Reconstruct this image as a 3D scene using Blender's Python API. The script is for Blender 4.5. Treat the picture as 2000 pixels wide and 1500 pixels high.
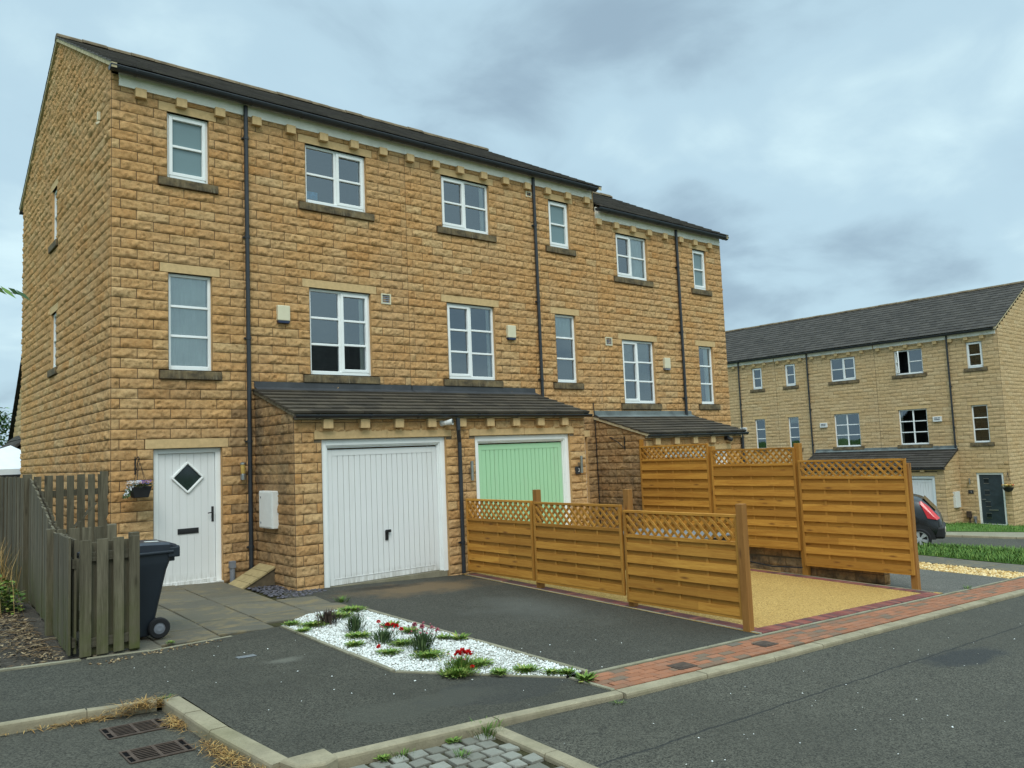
import bpy, bmesh, math, random
import numpy as np
from mathutils import Vector, Matrix
random.seed(7); RNG = np.random.default_rng(7)
scene = bpy.context.scene
COL = scene.collection
for o in list(bpy.data.objects): bpy.data.objects.remove(o)

# ------------------------------------------------------------------ camera
cam_d = bpy.data.cameras.new('camera'); cam = bpy.data.objects.new('camera', cam_d); COL.objects.link(cam)
cam_d.sensor_width = 36.0; cam_d.lens = 27.894; cam_d.clip_end = 3000; cam_d.clip_start = 0.05
def cam_basis(a, b, c):
    ca, sa = math.cos(a), math.sin(a)
    f = Vector((sa*math.cos(b), ca*math.cos(b), math.sin(b))); r = Vector((ca, -sa, 0)); u = r.cross(f)
    return math.cos(c)*r+math.sin(c)*u, -math.sin(c)*r+math.cos(c)*u, f
_r, _u, _f = cam_basis(math.radians(39.73337), math.radians(4.85579), math.radians(-2.34565))
cam.matrix_world = Matrix(((_r.x, _u.x, -_f.x, -2.94060), (_r.y, _u.y, -_f.y, -12.94248), (_r.z, _u.z, -_f.z, 1.78082), (0, 0, 0, 1)))
scene.camera = cam
scene.render.resolution_x = 1024; scene.render.resolution_y = 768

# ------------------------------------------------------------------ sky, sun, exposure
SUN_EL, SUN_AZ = 52.0, 215.0            # degrees; azimuth clockwise from +Y
world = bpy.data.worlds.new('World'); scene.world = world; world.use_nodes = True
wt = world.node_tree; wt.nodes.clear()
def wn(t, **k):
    n = wt.nodes.new(t)
    for a, v in k.items(): setattr(n, a, v)
    return n
w_out = wn('ShaderNodeOutputWorld'); w_bg = wn('ShaderNodeBackground'); wt.links.new(w_bg.outputs[0], w_out.inputs[0])
w_sky = wn('ShaderNodeTexSky', sky_type='NISHITA', sun_disc=False, sun_elevation=math.radians(SUN_EL), sun_rotation=math.radians(SUN_AZ), air_density=1.2, dust_density=2.0)
w_tc = wn('ShaderNodeTexCoord'); w_sep = wn('ShaderNodeSeparateXYZ'); wt.links.new(w_tc.outputs['Generated'], w_sep.inputs[0])
def wmath(op, a, b=None, clamp=False):
    n = wn('ShaderNodeMath', operation=op, use_clamp=clamp)
    for i, x in enumerate((a, b)):
        if x is None: continue
        if isinstance(x, (int, float)): n.inputs[i].default_value = x
        else: wt.links.new(x, n.inputs[i])
    return n.outputs[0]
zc = wmath('MAXIMUM', w_sep.outputs[2], 0.0)
den = wmath('ADD', zc, 0.30)
px = wmath('DIVIDE', w_sep.outputs[0], den); py = wmath('DIVIDE', w_sep.outputs[1], den)
w_cmb = wn('ShaderNodeCombineXYZ'); wt.links.new(px, w_cmb.inputs[0]); wt.links.new(py, w_cmb.inputs[1])
def wnoise(scale, detail, rough, off, dist=0.0):
    m = wn('ShaderNodeMapping'); m.inputs['Location'].default_value = off; m.inputs['Scale'].default_value = (scale, scale, scale)
    wt.links.new(w_cmb.outputs[0], m.inputs[0])
    n = wn('ShaderNodeTexNoise'); n.inputs['Scale'].default_value = 1.0; n.inputs['Detail'].default_value = detail; n.inputs['Roughness'].default_value = rough
    n.inputs['Distortion'].default_value = dist
    wt.links.new(m.outputs[0], n.inputs['Vector']); return n.outputs['Fac']
n1 = wnoise(1.3, 4.0, 0.5, (3.1, 1.7, 0.0), 0.2); n2 = wnoise(3.6, 6.0, 0.55, (7.3, 4.2, 1.0), 0.3)
nm = wmath('ADD', wmath('MULTIPLY', n1, 0.68), wmath('MULTIPLY', n2, 0.32))
# broad bright breaks and heavier banks in the visible cloud, and one added out of view
for dirv, wid, amt in (((0.25, -0.85, 0.40), 1.2, 0.16), ((0.136, 0.939, 0.316), 16, 0.06), ((0.851, 0.342, 0.398), 26, 0.13), ((0.831, 0.533, 0.12), 30, 0.11), ((0.30, 0.85, 0.45), 20, -0.07), ((0.709, 0.597, 0.376), 24, -0.06), ((0.90, 0.389, 0.239), 26, -0.08), ((0.78, 0.56, 0.27), 40, -0.08), ((0.05, 0.97, 0.16), 60, -0.06)):  # first lobe, behind the camera, is added to brighten the window panes
    dn = wn('ShaderNodeVectorMath', operation='DOT_PRODUCT'); wt.links.new(w_tc.outputs['Generated'], dn.inputs[0]); dn.inputs[1].default_value = Vector(dirv).normalized()
    lobe = wmath('POWER', wmath('MAXIMUM', dn.outputs['Value'], 0.0), wid*2.0)
    nm = wmath('ADD', nm, wmath('MULTIPLY', lobe, amt))
w_ramp = wn('ShaderNodeValToRGB'); wt.links.new(nm, w_ramp.inputs[0])
cr = w_ramp.color_ramp; cr.interpolation = 'EASE'
cr.elements[0].position = 0.34; cr.elements[0].color = (0.245, 0.345, 0.425, 1)
cr.elements[1].position = 0.66; cr.elements[1].color = (0.535, 0.70, 0.745, 1)
e = cr.elements.new(0.50); e.color = (0.380, 0.530, 0.615, 1)
# overcast sky brighter overhead; gain starts above the frame, added to light the scene
zen = wmath('ADD', 1.0, wmath('MULTIPLY', wmath('MULTIPLY', wmath('SUBTRACT', w_sep.outputs[2], 0.50, True), 2.0), 2.6))
w_mul = wn('ShaderNodeVectorMath', operation='SCALE'); wt.links.new(w_ramp.outputs[0], w_mul.inputs[0]); wt.links.new(zen, w_mul.inputs['Scale'])
w_ss = wn('ShaderNodeVectorMath', operation='SCALE'); wt.links.new(w_sky.outputs[0], w_ss.inputs[0]); w_ss.inputs['Scale'].default_value = 0.08
w_mix = wn('ShaderNodeMix', data_type='RGBA'); w_mix.inputs[0].default_value = 0.90
wt.links.new(w_ss.outputs[0], w_mix.inputs[6]); wt.links.new(w_mul.outputs[0], w_mix.inputs[7])
wt.links.new(w_mix.outputs[2], w_bg.inputs[0]); w_bg.inputs[1].default_value = 1.0
sun_d = bpy.data.lights.new('sun', 'SUN'); sun = bpy.data.objects.new('sun', sun_d); COL.objects.link(sun)
sun_d.energy = 1.3; sun_d.angle = math.radians(28); sun_d.color = (1.0, 0.96, 0.90)
_az, _el = math.radians(SUN_AZ), math.radians(SUN_EL)
sun.rotation_euler = Vector((math.sin(_az)*math.cos(_el), math.cos(_az)*math.cos(_el), math.sin(_el))).to_track_quat('Z', 'Y').to_euler()
scene.view_settings.view_transform = 'Standard'; scene.view_settings.look = 'None'
scene.view_settings.exposure = 0.50; scene.view_settings.gamma = 1.0; scene.view_settings.use_curve_mapping = False
scene.cycles.max_bounces = 6; scene.cycles.transparent_max_bounces = 8

# ------------------------------------------------------------------ terrain height
def g(x, y):
    cx = min(max(x, -14.0), 40.0); cy = min(max(y, -40.0), 25.0)
    return -0.02-0.05*cx+0.025*cy-0.025*max(0.0, min(x, 40.0)-19.0)

# ------------------------------------------------------------------ materials
class NT:
    def __init__(s, name):
        s.m = bpy.data.materials.new(name); s.m.use_nodes = True; s.t = s.m.node_tree; s.t.nodes.clear()
        s.out = s.n('ShaderNodeOutputMaterial'); s.b = s.n('ShaderNodeBsdfPrincipled'); s.l(s.b.outputs[0], s.out.inputs[0])
        s.co = s.n('ShaderNodeTexCoord').outputs['Object']
    def n(s, t, **k):
        x = s.t.nodes.new(t)
        for a, v in k.items(): setattr(x, a, v)
        return x
    def l(s, a, b): s.t.links.new(a, b)
    def put(s, sock, v):
        if isinstance(v, bpy.types.NodeSocket): s.l(v, sock)
        elif isinstance(v, (tuple, list)): sock.default_value = tuple(v)+((1,) if len(v) == 3 and sock.type == 'RGBA' else ())
        else: sock.default_value = v
    def noise(s, scale, detail=4, rough=0.55, vec=None, dist=0.0, out='Fac'):
        x = s.n('ShaderNodeTexNoise'); x.inputs['Scale'].default_value = scale; x.inputs['Detail'].default_value = detail
        x.inputs['Roughness'].default_value = rough; x.inputs['Distortion'].default_value = dist
        s.l(vec if vec is not None else s.co, x.inputs['Vector']); return x.outputs[out]
    def voro(s, scale, feature='F1', vec=None, out='Distance'):
        x = s.n('ShaderNodeTexVoronoi', feature=feature); x.inputs['Scale'].default_value = scale
        s.l(vec if vec is not None else s.co, x.inputs['Vector']); return x.outputs[out]
    def mapped(s, scale, loc=(0, 0, 0), rot=(0, 0, 0)):
        x = s.n('ShaderNodeMapping'); x.inputs['Scale'].default_value = scale; x.inputs['Location'].default_value = loc; x.inputs['Rotation'].default_value = rot
        s.l(s.co, x.inputs[0]); return x.outputs[0]
    def ramp(s, fac, *stops):
        x = s.n('ShaderNodeValToRGB'); s.l(fac, x.inputs[0]); e = x.color_ramp.elements
        while len(e) < len(stops): e.new(0.5)
        for i, (p, c) in enumerate(stops):
            e[i].position = p; e[i].color = (c, c, c, 1) if isinstance(c, (int, float)) else tuple(c)+(1,)
        return x.outputs[0]
    def mix(s, fac, a, b, mode='MIX'):
        x = s.n('ShaderNodeMix', data_type='RGBA', blend_type=mode); s.put(x.inputs[0], fac); s.put(x.inputs[6], a); s.put(x.inputs[7], b); return x.outputs[2]
    def math(s, op, a, b=0.0, clamp=False):
        x = s.n('ShaderNodeMath', operation=op, use_clamp=clamp); s.put(x.inputs[0], a); s.put(x.inputs[1], b); return x.outputs[0]
    def attr(s, name): return s.n('ShaderNodeAttribute', attribute_name=name).outputs['Fac']
    def bump(s, h, strength=0.5, dist=0.01):
        x = s.n('ShaderNodeBump'); x.inputs['Strength'].default_value = strength; x.inputs['Distance'].default_value = dist
        s.l(h, x.inputs['Height']); s.l(x.outputs[0], s.b.inputs['Normal'])
    def fin(s, col, rough=0.7, spec=0.5, metal=0.0):
        s.put(s.b.inputs['Base Color'], col); s.put(s.b.inputs['Roughness'], rough)
        s.b.inputs['Specular IOR Level'].default_value = spec; s.b.inputs['Metallic'].default_value = metal; return s.m
M = {}
def simple(name, col, rough=0.6, spec=0.4, metal=0.0, var=0.25, scale=6.0, bump=0.0, bscale=60.0):
    s = NT(name); f = s.noise(scale, 5, 0.6)
    c = s.mix(s.ramp(f, (0.3, 0.0), (0.7, 1.0)), tuple(x*(1-var) for x in col), tuple(min(1, x*(1+var)) for x in col))
    if bump: s.bump(s.noise(bscale, 4, 0.6), bump, 0.005)
    M[name] = s.fin(c, rough, spec, metal); return M[name]

def stone_mat(name, a, b, c):
    s = NT(name); t = s.attr('tone')
    col = s.ramp(t, (0.0, a), (0.5, b), (1.0, c))
    n = s.noise(9.0, 6, 0.65); col = s.mix(s.ramp(n, (0.42, 0.0), (0.70, 0.60)), col, tuple(x*0.62 for x in c))
    n5 = s.noise(34.0, 5, 0.7, s.mapped((1, 1, 1.7))); col = s.mix(s.ramp(n5, (0.49, 0.0), (0.66, 0.42)), col, tuple(x*0.50 for x in c))
    n2 = s.noise(38.0, 4, 0.7); col = s.mix(s.ramp(n2, (0.50, 0.0), (0.75, 0.5)), col, (0.50, 0.36, 0.17))
    n3 = s.noise(1.1, 4, 0.6); col = s.mix(s.ramp(n3, (0.42, 0.0), (0.75, 0.45)), col, (0.46, 0.33, 0.19))
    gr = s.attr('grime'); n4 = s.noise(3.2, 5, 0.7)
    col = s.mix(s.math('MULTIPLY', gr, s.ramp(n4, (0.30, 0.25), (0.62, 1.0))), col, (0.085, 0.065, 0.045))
    s.bump(s.math('ADD', s.noise(55, 5, 0.7), s.noise(150, 3, 0.6)), 1.0, 0.009)
    M[name] = s.fin(col, 0.92, 0.15)
stone_mat('stone', (0.620, 0.418, 0.205), (0.595, 0.345, 0.146), (0.540, 0.278, 0.100))
stone_mat('far_stone', (0.64, 0.475, 0.270), (0.59, 0.415, 0.220), (0.53, 0.350, 0.170))
simple('mortar', (0.120, 0.096, 0.064), 0.95, 0.1, var=0.35, scale=5)
simple('dressed_stone', (0.54, 0.375, 0.185), 0.85, 0.2, var=0.12, scale=14, bump=0.25, bscale=120)
def sill_mat():
    s = NT('sill_stone'); n = s.noise(5, 6, 0.7); v = s.noise(1, 4, 0.6, s.mapped((22, 6, 2.5)))
    c = s.mix(s.ramp(n, (0.42, 0.0), (0.66, 1.0)), (0.070, 0.055, 0.036), (0.205, 0.150, 0.078)); c = s.mix(s.ramp(v, (0.56, 0.0), (0.75, 0.7)), c, (0.27, 0.225, 0.145))
    s.bump(s.noise(70, 4, 0.6), 0.35, 0.005); M['sill_stone'] = s.fin(c, 0.9, 0.2)
sill_mat()
def tile_mat(name, a, b, lich):
    s = NT(name); t = s.attr('tone'); c = s.mix(t, a, b)
    n = s.noise(7, 6, 0.7); c = s.mix(s.ramp(n, (0.45, 0.0), (0.8, 0.6)), c, lich)
    n2 = s.noise(60, 3, 0.6); c = s.mix(s.ramp(n2, (0.60, 0.0), (0.72, 0.45)), c, (0.13, 0.12, 0.085))
    s.bump(s.noise(90, 4, 0.6), 0.5, 0.004); M[name] = s.fin(c, 0.88, 0.2)
tile_mat('roof_tile', (0.034, 0.030, 0.026), (0.058, 0.051, 0.044), (0.075, 0.066, 0.044))
tile_mat('terrace_tile', (0.082, 0.074, 0.070), (0.135, 0.120, 0.112), (0.17, 0.15, 0.11))
tile_mat('lean_tile', (0.050, 0.042, 0.032), (0.085, 0.070, 0.050), (0.030, 0.026, 0.022))
simple('ridge_tile', (0.15, 0.115, 0.072), 0.9, 0.15, var=0.4, scale=5, bump=0.3)
simple('verge_mortar', (0.44, 0.37, 0.23), 0.9, 0.15, var=0.25, scale=9, bump=0.4)
simple('verge_dirty', (0.12, 0.10, 0.065), 0.95, 0.1, var=0.6, scale=18, bump=0.6, bscale=50)
simple('upvc', (0.80, 0.81, 0.78), 0.32, 0.5, var=0.05, scale=2)
simple('fascia_white', (0.86, 0.83, 0.74), 0.5, 0.4, var=0.12, scale=3)
simple('frame_seal', (0.42, 0.33, 0.24), 0.7, 0.2, var=0.2)
simple('gutter_plastic', (0.020, 0.024, 0.029), 0.42, 0.5, var=0.25, scale=4)
simple('lead', (0.040, 0.042, 0.045), 0.55, 0.4, var=0.3, scale=4)
simple('old_lead', (0.13, 0.15, 0.145), 0.6, 0.4, var=0.4, scale=2.2)
simple('cream_plastic', (0.62, 0.57, 0.40), 0.45, 0.4, var=0.05)
simple('white_plastic', (0.66, 0.66, 0.62), 0.45, 0.4, var=0.05)
simple('blue_plastic', (0.010, 0.020, 0.055), 0.3, 0.5)
simple('grey_plastic', (0.17, 0.18, 0.20), 0.5, 0.4)
simple('black_iron', (0.010, 0.010, 0.011), 0.45, 0.5)
simple('steel', (0.42, 0.42, 0.40), 0.30, 0.5, metal=0.9)
simple('brass_glass', (0.45, 0.30, 0.08), 0.2, 0.6)
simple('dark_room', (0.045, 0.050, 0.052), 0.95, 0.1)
simple('curtain', (0.80, 0.82, 0.78), 0.95, 0.1, var=0.1, scale=2)
simple('green_curtain', (0.30, 0.34, 0.25), 0.95, 0.1, var=0.2, scale=2)
simple('door_grey', (0.028, 0.042, 0.050), 0.35, 0.5)
def painted(name, col, dirt):
    s = NT(name); c = s.mix(s.ramp(s.noise(1.2, 3), (0.3, 0.0), (0.7, 1.0)), tuple(x*0.96 for x in col), col)
    z = s.n('ShaderNodeSeparateXYZ'); s.l(s.co, z.inputs[0])
    low = s.ramp(z.outputs[2], (0.03, 1.0), (0.20, 0.0)); n = s.noise(1, 5, 0.7, s.mapped((22, 22, 3)))
    c = s.mix(s.math('MULTIPLY', low, s.ramp(n, (0.40, 0.0), (0.60, dirt))), c, (0.20, 0.175, 0.115))
    c = s.mix(s.ramp(s.noise(1, 5, 0.65, s.mapped((9, 9, 0.9))), (0.55, 0.0), (0.80, 0.22)), c, (0.42, 0.40, 0.33))
    s.bump(s.noise(40, 2), 0.05, 0.003); M[name] = s.fin(c, 0.40, 0.45)
painted('white_paint', (0.71, 0.71, 0.685), 0.5); painted('mint_paint', (0.36, 0.62, 0.37), 0.3)
def glass_mat():
    s = NT('window_glass'); s.t.nodes.remove(s.b)
    tr = s.n('ShaderNodeBsdfTransparent'); tr.inputs[0].default_value = (0.93, 0.97, 0.96, 1)
    gl = s.n('ShaderNodeBsdfGlossy'); gl.inputs['Roughness'].default_value = 0.02; gl.inputs['Color'].default_value = (0.82, 0.92, 1.0, 1)
    bp = s.n('ShaderNodeBump'); bp.inputs['Strength'].default_value = 0.05; bp.inputs['Distance'].default_value = 0.02; s.l(s.noise(1.6, 1), bp.inputs['Height']); s.l(bp.outputs[0], gl.inputs['Normal'])
    fr = s.n('ShaderNodeFresnel'); fr.inputs[0].default_value = 1.95
    mx = s.n('ShaderNodeMixShader'); s.l(s.math('ADD', s.math('MULTIPLY', fr.outputs[0], 0.95), 0.09), mx.inputs[0]); s.l(tr.outputs[0], mx.inputs[1]); s.l(gl.outputs[0], mx.inputs[2]); s.l(mx.outputs[0], s.out.inputs[0])
    M['window_glass'] = s.m
glass_mat()
simple('dark_glass', (0.012, 0.018, 0.020), 0.06, 0.6)
def frosted():
    s = NT('frosted_glass'); n = s.noise(45, 3); s.bump(n, 0.3, 0.004); M['frosted_glass'] = s.fin((0.135, 0.205, 0.215), 0.22, 0.7)
frosted()
def wood_mat(name, a, b, knot, grain_axis, green=0.0, gz=0.4, rough=0.7):
    sc = {'x': (1.1, 16, 16), 'y': (16, 1.1, 16), 'z': (16, 16, 1.1)}[grain_axis]
    kc = {'x': (2.2, 9, 9), 'y': (9, 2.2, 9), 'z': (9, 9, 2.2)}[grain_axis]
    s = NT(name); t = s.attr('tone')
    f = s.noise(1.0, 5, 0.62, s.mapped(sc), 0.6); f2 = s.noise(5.0, 3, 0.6, s.mapped(sc), 0.8)
    c = s.mix(s.ramp(s.math('ADD', s.math('MULTIPLY', f, 0.65), s.math('MULTIPLY', f2, 0.35)), (0.34, 0.0), (0.66, 1.0)), a, b)
    c = s.mix(s.math('MULTIPLY', t, 0.55), c, tuple(x*0.62 for x in a))
    v = s.voro(1.0, vec=s.mapped(kc)); c = s.mix(s.ramp(v, (0.05, 0.85), (0.20, 0.0)), c, knot)
    if green:
        z = s.n('ShaderNodeSeparateXYZ'); s.l(s.co, z.inputs[0]); low = s.ramp(z.outputs[2], (0.0, 1.0), (gz, 0.0)); n = s.noise(6, 4)
        c = s.mix(s.math('MULTIPLY', low, s.ramp(n, (0.3, 0.1), (0.65, green))), c, (0.070, 0.080, 0.020))
    s.bump(f2, 0.25, 0.004); M[name] = s.fin(c, rough, 0.3)
wood_mat('new_wood_along', (0.36, 0.145, 0.018), (0.60, 0.300, 0.050), (0.13, 0.045, 0.008), 'y')
wood_mat('new_wood_up', (0.36, 0.150, 0.020), (0.52, 0.260, 0.048), (0.15, 0.055, 0.010), 'z')
wood_mat('post_wood', (0.25, 0.105, 0.022), (0.42, 0.20, 0.048), (0.08, 0.03, 0.01), 'z')
wood_mat('old_wood_up', (0.062, 0.053, 0.032), (0.185, 0.160, 0.106), (0.035, 0.028, 0.016), 'z', 0.85, 0.75, 0.9)
wood_mat('old_wood_across', (0.060, 0.052, 0.032), (0.150, 0.132, 0.092), (0.04, 0.032, 0.02), 'x', 0.0, 0.4, 0.9)
def asphalt(name, col, spots, stain=None):
    s = NT(name); a = s.voro(95, vec=s.co, out='Color'); sp = s.n('ShaderNodeSeparateColor'); s.l(a, sp.inputs[0])
    c = s.mix(s.ramp(sp.outputs[0], (0.10, 0.0), (0.9, 1.0)), tuple(x*0.45 for x in col), tuple(x*1.6 for x in col))
    c = s.mix(s.ramp(s.noise(0.55, 5, 0.65), (0.40, 0.0), (0.66, 0.6)), c, tuple(x*0.70 for x in col))
    c = s.mix(s.ramp(s.noise(2.3, 4, 0.7), (0.55, 0.0), (0.78, 0.35)), c, tuple(x*1.6 for x in col))
    c = s.mix(s.ramp(s.voro(2.6), (0.014, 0.85), (0.020, 0.0)), c, (0.42, 0.42, 0.38))
    ck = s.math('ABSOLUTE', s.math('SUBTRACT', s.noise(0.42, 6, 0.62), 0.5)); mk = s.ramp(s.noise(0.23, 2), (0.50, 0.0), (0.60, 0.8)); c = s.mix(s.math('MULTIPLY', s.ramp(ck, (0.0012, 1.0), (0.0032, 0.0)), mk), c, (0.014, 0.014, 0.012))
    c = s.mix(s.ramp(s.noise(6.0, 6, 0.75), (0.60, 0.0), (0.74, 0.30)), c, (0.105, 0.095, 0.068))
    if stain: c = stain(s, c)
    s.bump(s.math('ADD', s.voro(95), s.noise(30, 3)), 0.55, 0.006); M[name] = s.fin(c, 0.88, 0.25)
def blob(s, c, x, y, rx, ry, colr, amt, edge=0.35, nscale=2.0):
    m = s.n('ShaderNodeMapping'); m.vector_type = 'POINT'; m.inputs['Location'].default_value = (-x/rx, -y/ry, 0); m.inputs['Scale'].default_value = (1/rx, 1/ry, 0); s.l(s.co, m.inputs[0])
    ln = s.n('ShaderNodeVectorMath', operation='LENGTH'); s.l(m.outputs[0], ln.inputs[0])
    d = s.math('ADD', ln.outputs['Value'], s.math('MULTIPLY', s.math('SUBTRACT', s.noise(nscale, 5, 0.65), 0.5), 1.6))
    return s.mix(s.ramp(d, (1.0-edge, amt), (1.0, 0.0)), c, colr)
def drive_stain(s, c):
    c = blob(s, c, 3.85, -2.35, 1.5, 0.62, (0.120, 0.080, 0.042), 0.95, 0.6, 2.5)
    c = blob(s, c, 3.4, -1.95, 0.8, 0.2, (0.028, 0.022, 0.015), 0.9, 0.6, 9.0)
    c = blob(s, c, 4.2, -4.6, 1.0, 1.3, (0.11, 0.11, 0.095), 0.45, 0.9, 1.4); return c
def road_stain(s, c):
    c = blob(s, c, 6.3, -9.25, 0.75, 0.30, (0.022, 0.024, 0.026), 0.7, 0.4, 1.3)
    z = s.n('ShaderNodeSeparateXYZ'); s.l(s.co, z.inputs[0])
    ln = s.math('ABSOLUTE', s.math('ADD', z.outputs[1], s.math('ADD', 9.02, s.math('MULTIPLY', s.math('SUBTRACT', s.noise(3), 0.5), 0.08))))
    return s.mix(s.ramp(ln, (0.006, 0.75), (0.016, 0.0)), c, (0.015, 0.016, 0.016))
def pave_stain(s, c):
    c = blob(s, c, 1.45, -7.35, 1.0, 0.38, (0.030, 0.030, 0.028), 0.45, 0.12, 1.6); c = blob(s, c, 0.7, -7.3, 0.9, 0.3, (0.060, 0.058, 0.044), 0.5, 0.25, 1.6)
    return blob(s, c, 0.35, -5.3, 0.25, 0.12, (0.13, 0.125, 0.10), 0.6, 0.7, 8)
asphalt('road_asphalt', (0.060, 0.056, 0.042), 1, road_stain); asphalt('pavement_asphalt', (0.050, 0.047, 0.035), 1, pave_stain)
asphalt('drive_asphalt', (0.050, 0.047, 0.036), 1, drive_stain); asphalt('grey_asphalt', (0.100, 0.094, 0.078), 1)
asphalt('far_asphalt', (0.135, 0.138, 0.138), 1)
def concrete(name, col):
    s = NT(name); c = s.mix(s.ramp(s.noise(3.5, 6, 0.7), (0.35, 0.0), (0.68, 1.0)), tuple(x*0.66 for x in col), col)
    c = s.mix(s.ramp(s.noise(45, 4, 0.7), (0.52, 0.0), (0.72, 0.5)), c, tuple(x*0.5 for x in col))
    c = s.mix(s.ramp(s.noise(1.2, 4, 0.6), (0.5, 0.0), (0.75, 0.5)), c, (0.15, 0.14, 0.065))
    s.bump(s.noise(70, 4, 0.65), 0.6, 0.005); M[name] = s.fin(c, 0.92, 0.2)
concrete('kerb_concrete', (0.31, 0.265, 0.175)); concrete('edging_concrete', (0.27, 0.245, 0.17))
def slab_mat():
    s = NT('slab_stone'); t = s.attr('tone'); c = s.ramp(t, (0.0, (0.100, 0.088, 0.062)), (0.5, (0.125, 0.112, 0.082)), (1.0, (0.085, 0.078, 0.060)))
    c = s.mix(s.ramp(s.noise(2.2, 5, 0.65, s.mapped((1, 1.6, 1)), 1.2), (0.50, 0.0), (0.68, 0.7)), c, (0.205, 0.155, 0.075))
    c = s.mix(s.ramp(s.noise(24, 5, 0.7), (0.5, 0.0), (0.75, 0.5)), c, (0.07, 0.062, 0.045))
    s.bump(s.noise(9, 6, 0.65, s.mapped((1, 2.2, 1))), 0.7, 0.02); M['slab_stone'] = s.fin(c, 0.85, 0.25)
slab_mat()
def block_mat(name, stops, grit=0.4):
    s = NT(name); c = s.ramp(s.attr('tone'), *stops)
    c = s.mix(s.ramp(s.noise(7, 5, 0.7), (0.45, 0.0), (0.75, 0.55)), c, (0.12, 0.105, 0.085))
    s.bump(s.noise(90, 4, 0.65), grit, 0.005); M[name] = s.fin(c, 0.88, 0.2)
block_mat('brick_paver', ((0.0, (0.125, 0.110, 0.085)), (0.38, (0.165, 0.110, 0.072)), (0.55, (0.250, 0.105, 0.055)), (1.0, (0.300, 0.128, 0.068))))
block_mat('red_paver', ((0.0, (0.095, 0.040, 0.040)), (0.5, (0.19, 0.055, 0.045)), (1.0, (0.25, 0.085, 0.06))))
block_mat('granite_sett', ((0.0, (0.120, 0.115, 0.090)), (0.5, (0.185, 0.180, 0.148)), (1.0, (0.26, 0.255, 0.215))), 0.9)
def resin():
    s = NT('resin_gravel'); v = s.voro(75, out='Color'); sp = s.n('ShaderNodeSeparateColor'); s.l(v, sp.inputs[0])
    c = s.ramp(sp.outputs[0], (0.0, (0.17, 0.090, 0.02)), (0.4, (0.40, 0.235, 0.058)), (1.0, (0.54, 0.35, 0.115)))
    c = s.mix(s.ramp(s.noise(0.9, 3), (0.4, 0.0), (0.7, 0.3)), c, (0.31, 0.18, 0.045))
    s.bump(s.voro(75), 0.8, 0.008); M['resin_gravel'] = s.fin(c, 0.75, 0.3)
resin()
def soil(name, a, b):
    s = NT(name); c = s.mix(s.ramp(s.noise(4, 6, 0.7), (0.36, 0.0), (0.64, 1.0)), a, b); c = s.mix(s.ramp(s.noise(40, 4, 0.7), (0.55, 0.0), (0.75, 0.6)), c, tuple(x*1.8 for x in b))
    s.bump(s.noise(25, 6, 0.7), 0.9, 0.03); M[name] = s.fin(c, 0.95, 0.1)
soil('soil', (0.045, 0.040, 0.032), (0.090, 0.076, 0.060)); soil('moss_joint', (0.030, 0.026, 0.014), (0.060, 0.055, 0.024)); soil('turf', (0.045, 0.095, 0.016), (0.075, 0.14, 0.025)); soil('gravel_base', (0.30, 0.285, 0.23), (0.50, 0.49, 0.44)); soil('gold_base', (0.32, 0.20, 0.07), (0.48, 0.33, 0.13))
def toned(name, stops, rough=0.7, spec=0.3):
    s = NT(name); M[name] = s.fin(s.ramp(s.attr('tone'), *stops), rough, spec)
toned('white_pebble', ((0.0, (0.22, 0.20, 0.15)), (0.06, (0.42, 0.41, 0.36)), (0.16, (0.58, 0.58, 0.54)), (1.0, (0.70, 0.71, 0.67))))
toned('gold_pebble', ((0.0, (0.38, 0.22, 0.06)), (0.5, (0.60, 0.42, 0.17)), (1.0, (0.72, 0.60, 0.36))))
toned('slate_chip', ((0.0, (0.040, 0.040, 0.048)), (1.0, (0.12, 0.11, 0.125))))
toned('leaf_litter', ((0.0, (0.06, 0.035, 0.016)), (0.5, (0.16, 0.10, 0.045)), (1.0, (0.33, 0.25, 0.14))))
toned('straw', ((0.0, (0.115, 0.055, 0.016)), (0.5, (0.30, 0.155, 0.035)), (1.0, (0.42, 0.29, 0.11))))
toned('grass_blade', ((0.0, (0.038, 0.085, 0.014)), (0.6, (0.085, 0.175, 0.022)), (1.0, (0.17, 0.24, 0.045))))
toned('weed_leaf', ((0.0, (0.055, 0.115, 0.016)), (0.5, (0.100, 0.175, 0.026)), (0.85, (0.20, 0.27, 0.045)), (1.0, (0.34, 0.32, 0.09))))
toned('dark_leaf', ((0.0, (0.020, 0.042, 0.014)), (0.6, (0.060, 0.105, 0.035)), (1.0, (0.13, 0.17, 0.07))))
toned('bronze_leaf', ((0.0, (0.028, 0.025, 0.018)), (1.0, (0.095, 0.060, 0.045))))
toned('red_petal', ((0.0, (0.42, 0.006, 0.008)), (1.0, (0.66, 0.022, 0.016))))
toned('pink_petal', ((0.0, (0.30, 0.05, 0.085)), (1.0, (0.62, 0.28, 0.30))))
toned('mixed_petal', ((0.0, (0.13, 0.09, 0.42)), (0.5, (0.22, 0.16, 0.55)), (0.52, (0.70, 0.70, 0.72)), (1.0, (0.80, 0.80, 0.80))))
toned('warm_petal', ((0.0, (0.62, 0.03, 0.03)), (0.35, (0.62, 0.05, 0.06)), (0.4, (0.75, 0.55, 0.10)), (1.0, (0.78, 0.68, 0.34))))
toned('tree_leaf', ((0.0, (0.020, 0.055, 0.012)), (0.6, (0.050, 0.115, 0.020)), (1.0, (0.10, 0.18, 0.03))))
simple('bark', (0.10, 0.075, 0.05), 0.95, 0.1, var=0.4, scale=9, bump=0.8, bscale=20)
simple('bin_plastic', (0.009, 0.014, 0.021), 0.45, 0.5, var=0.2, scale=2, bump=0.1)
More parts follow.
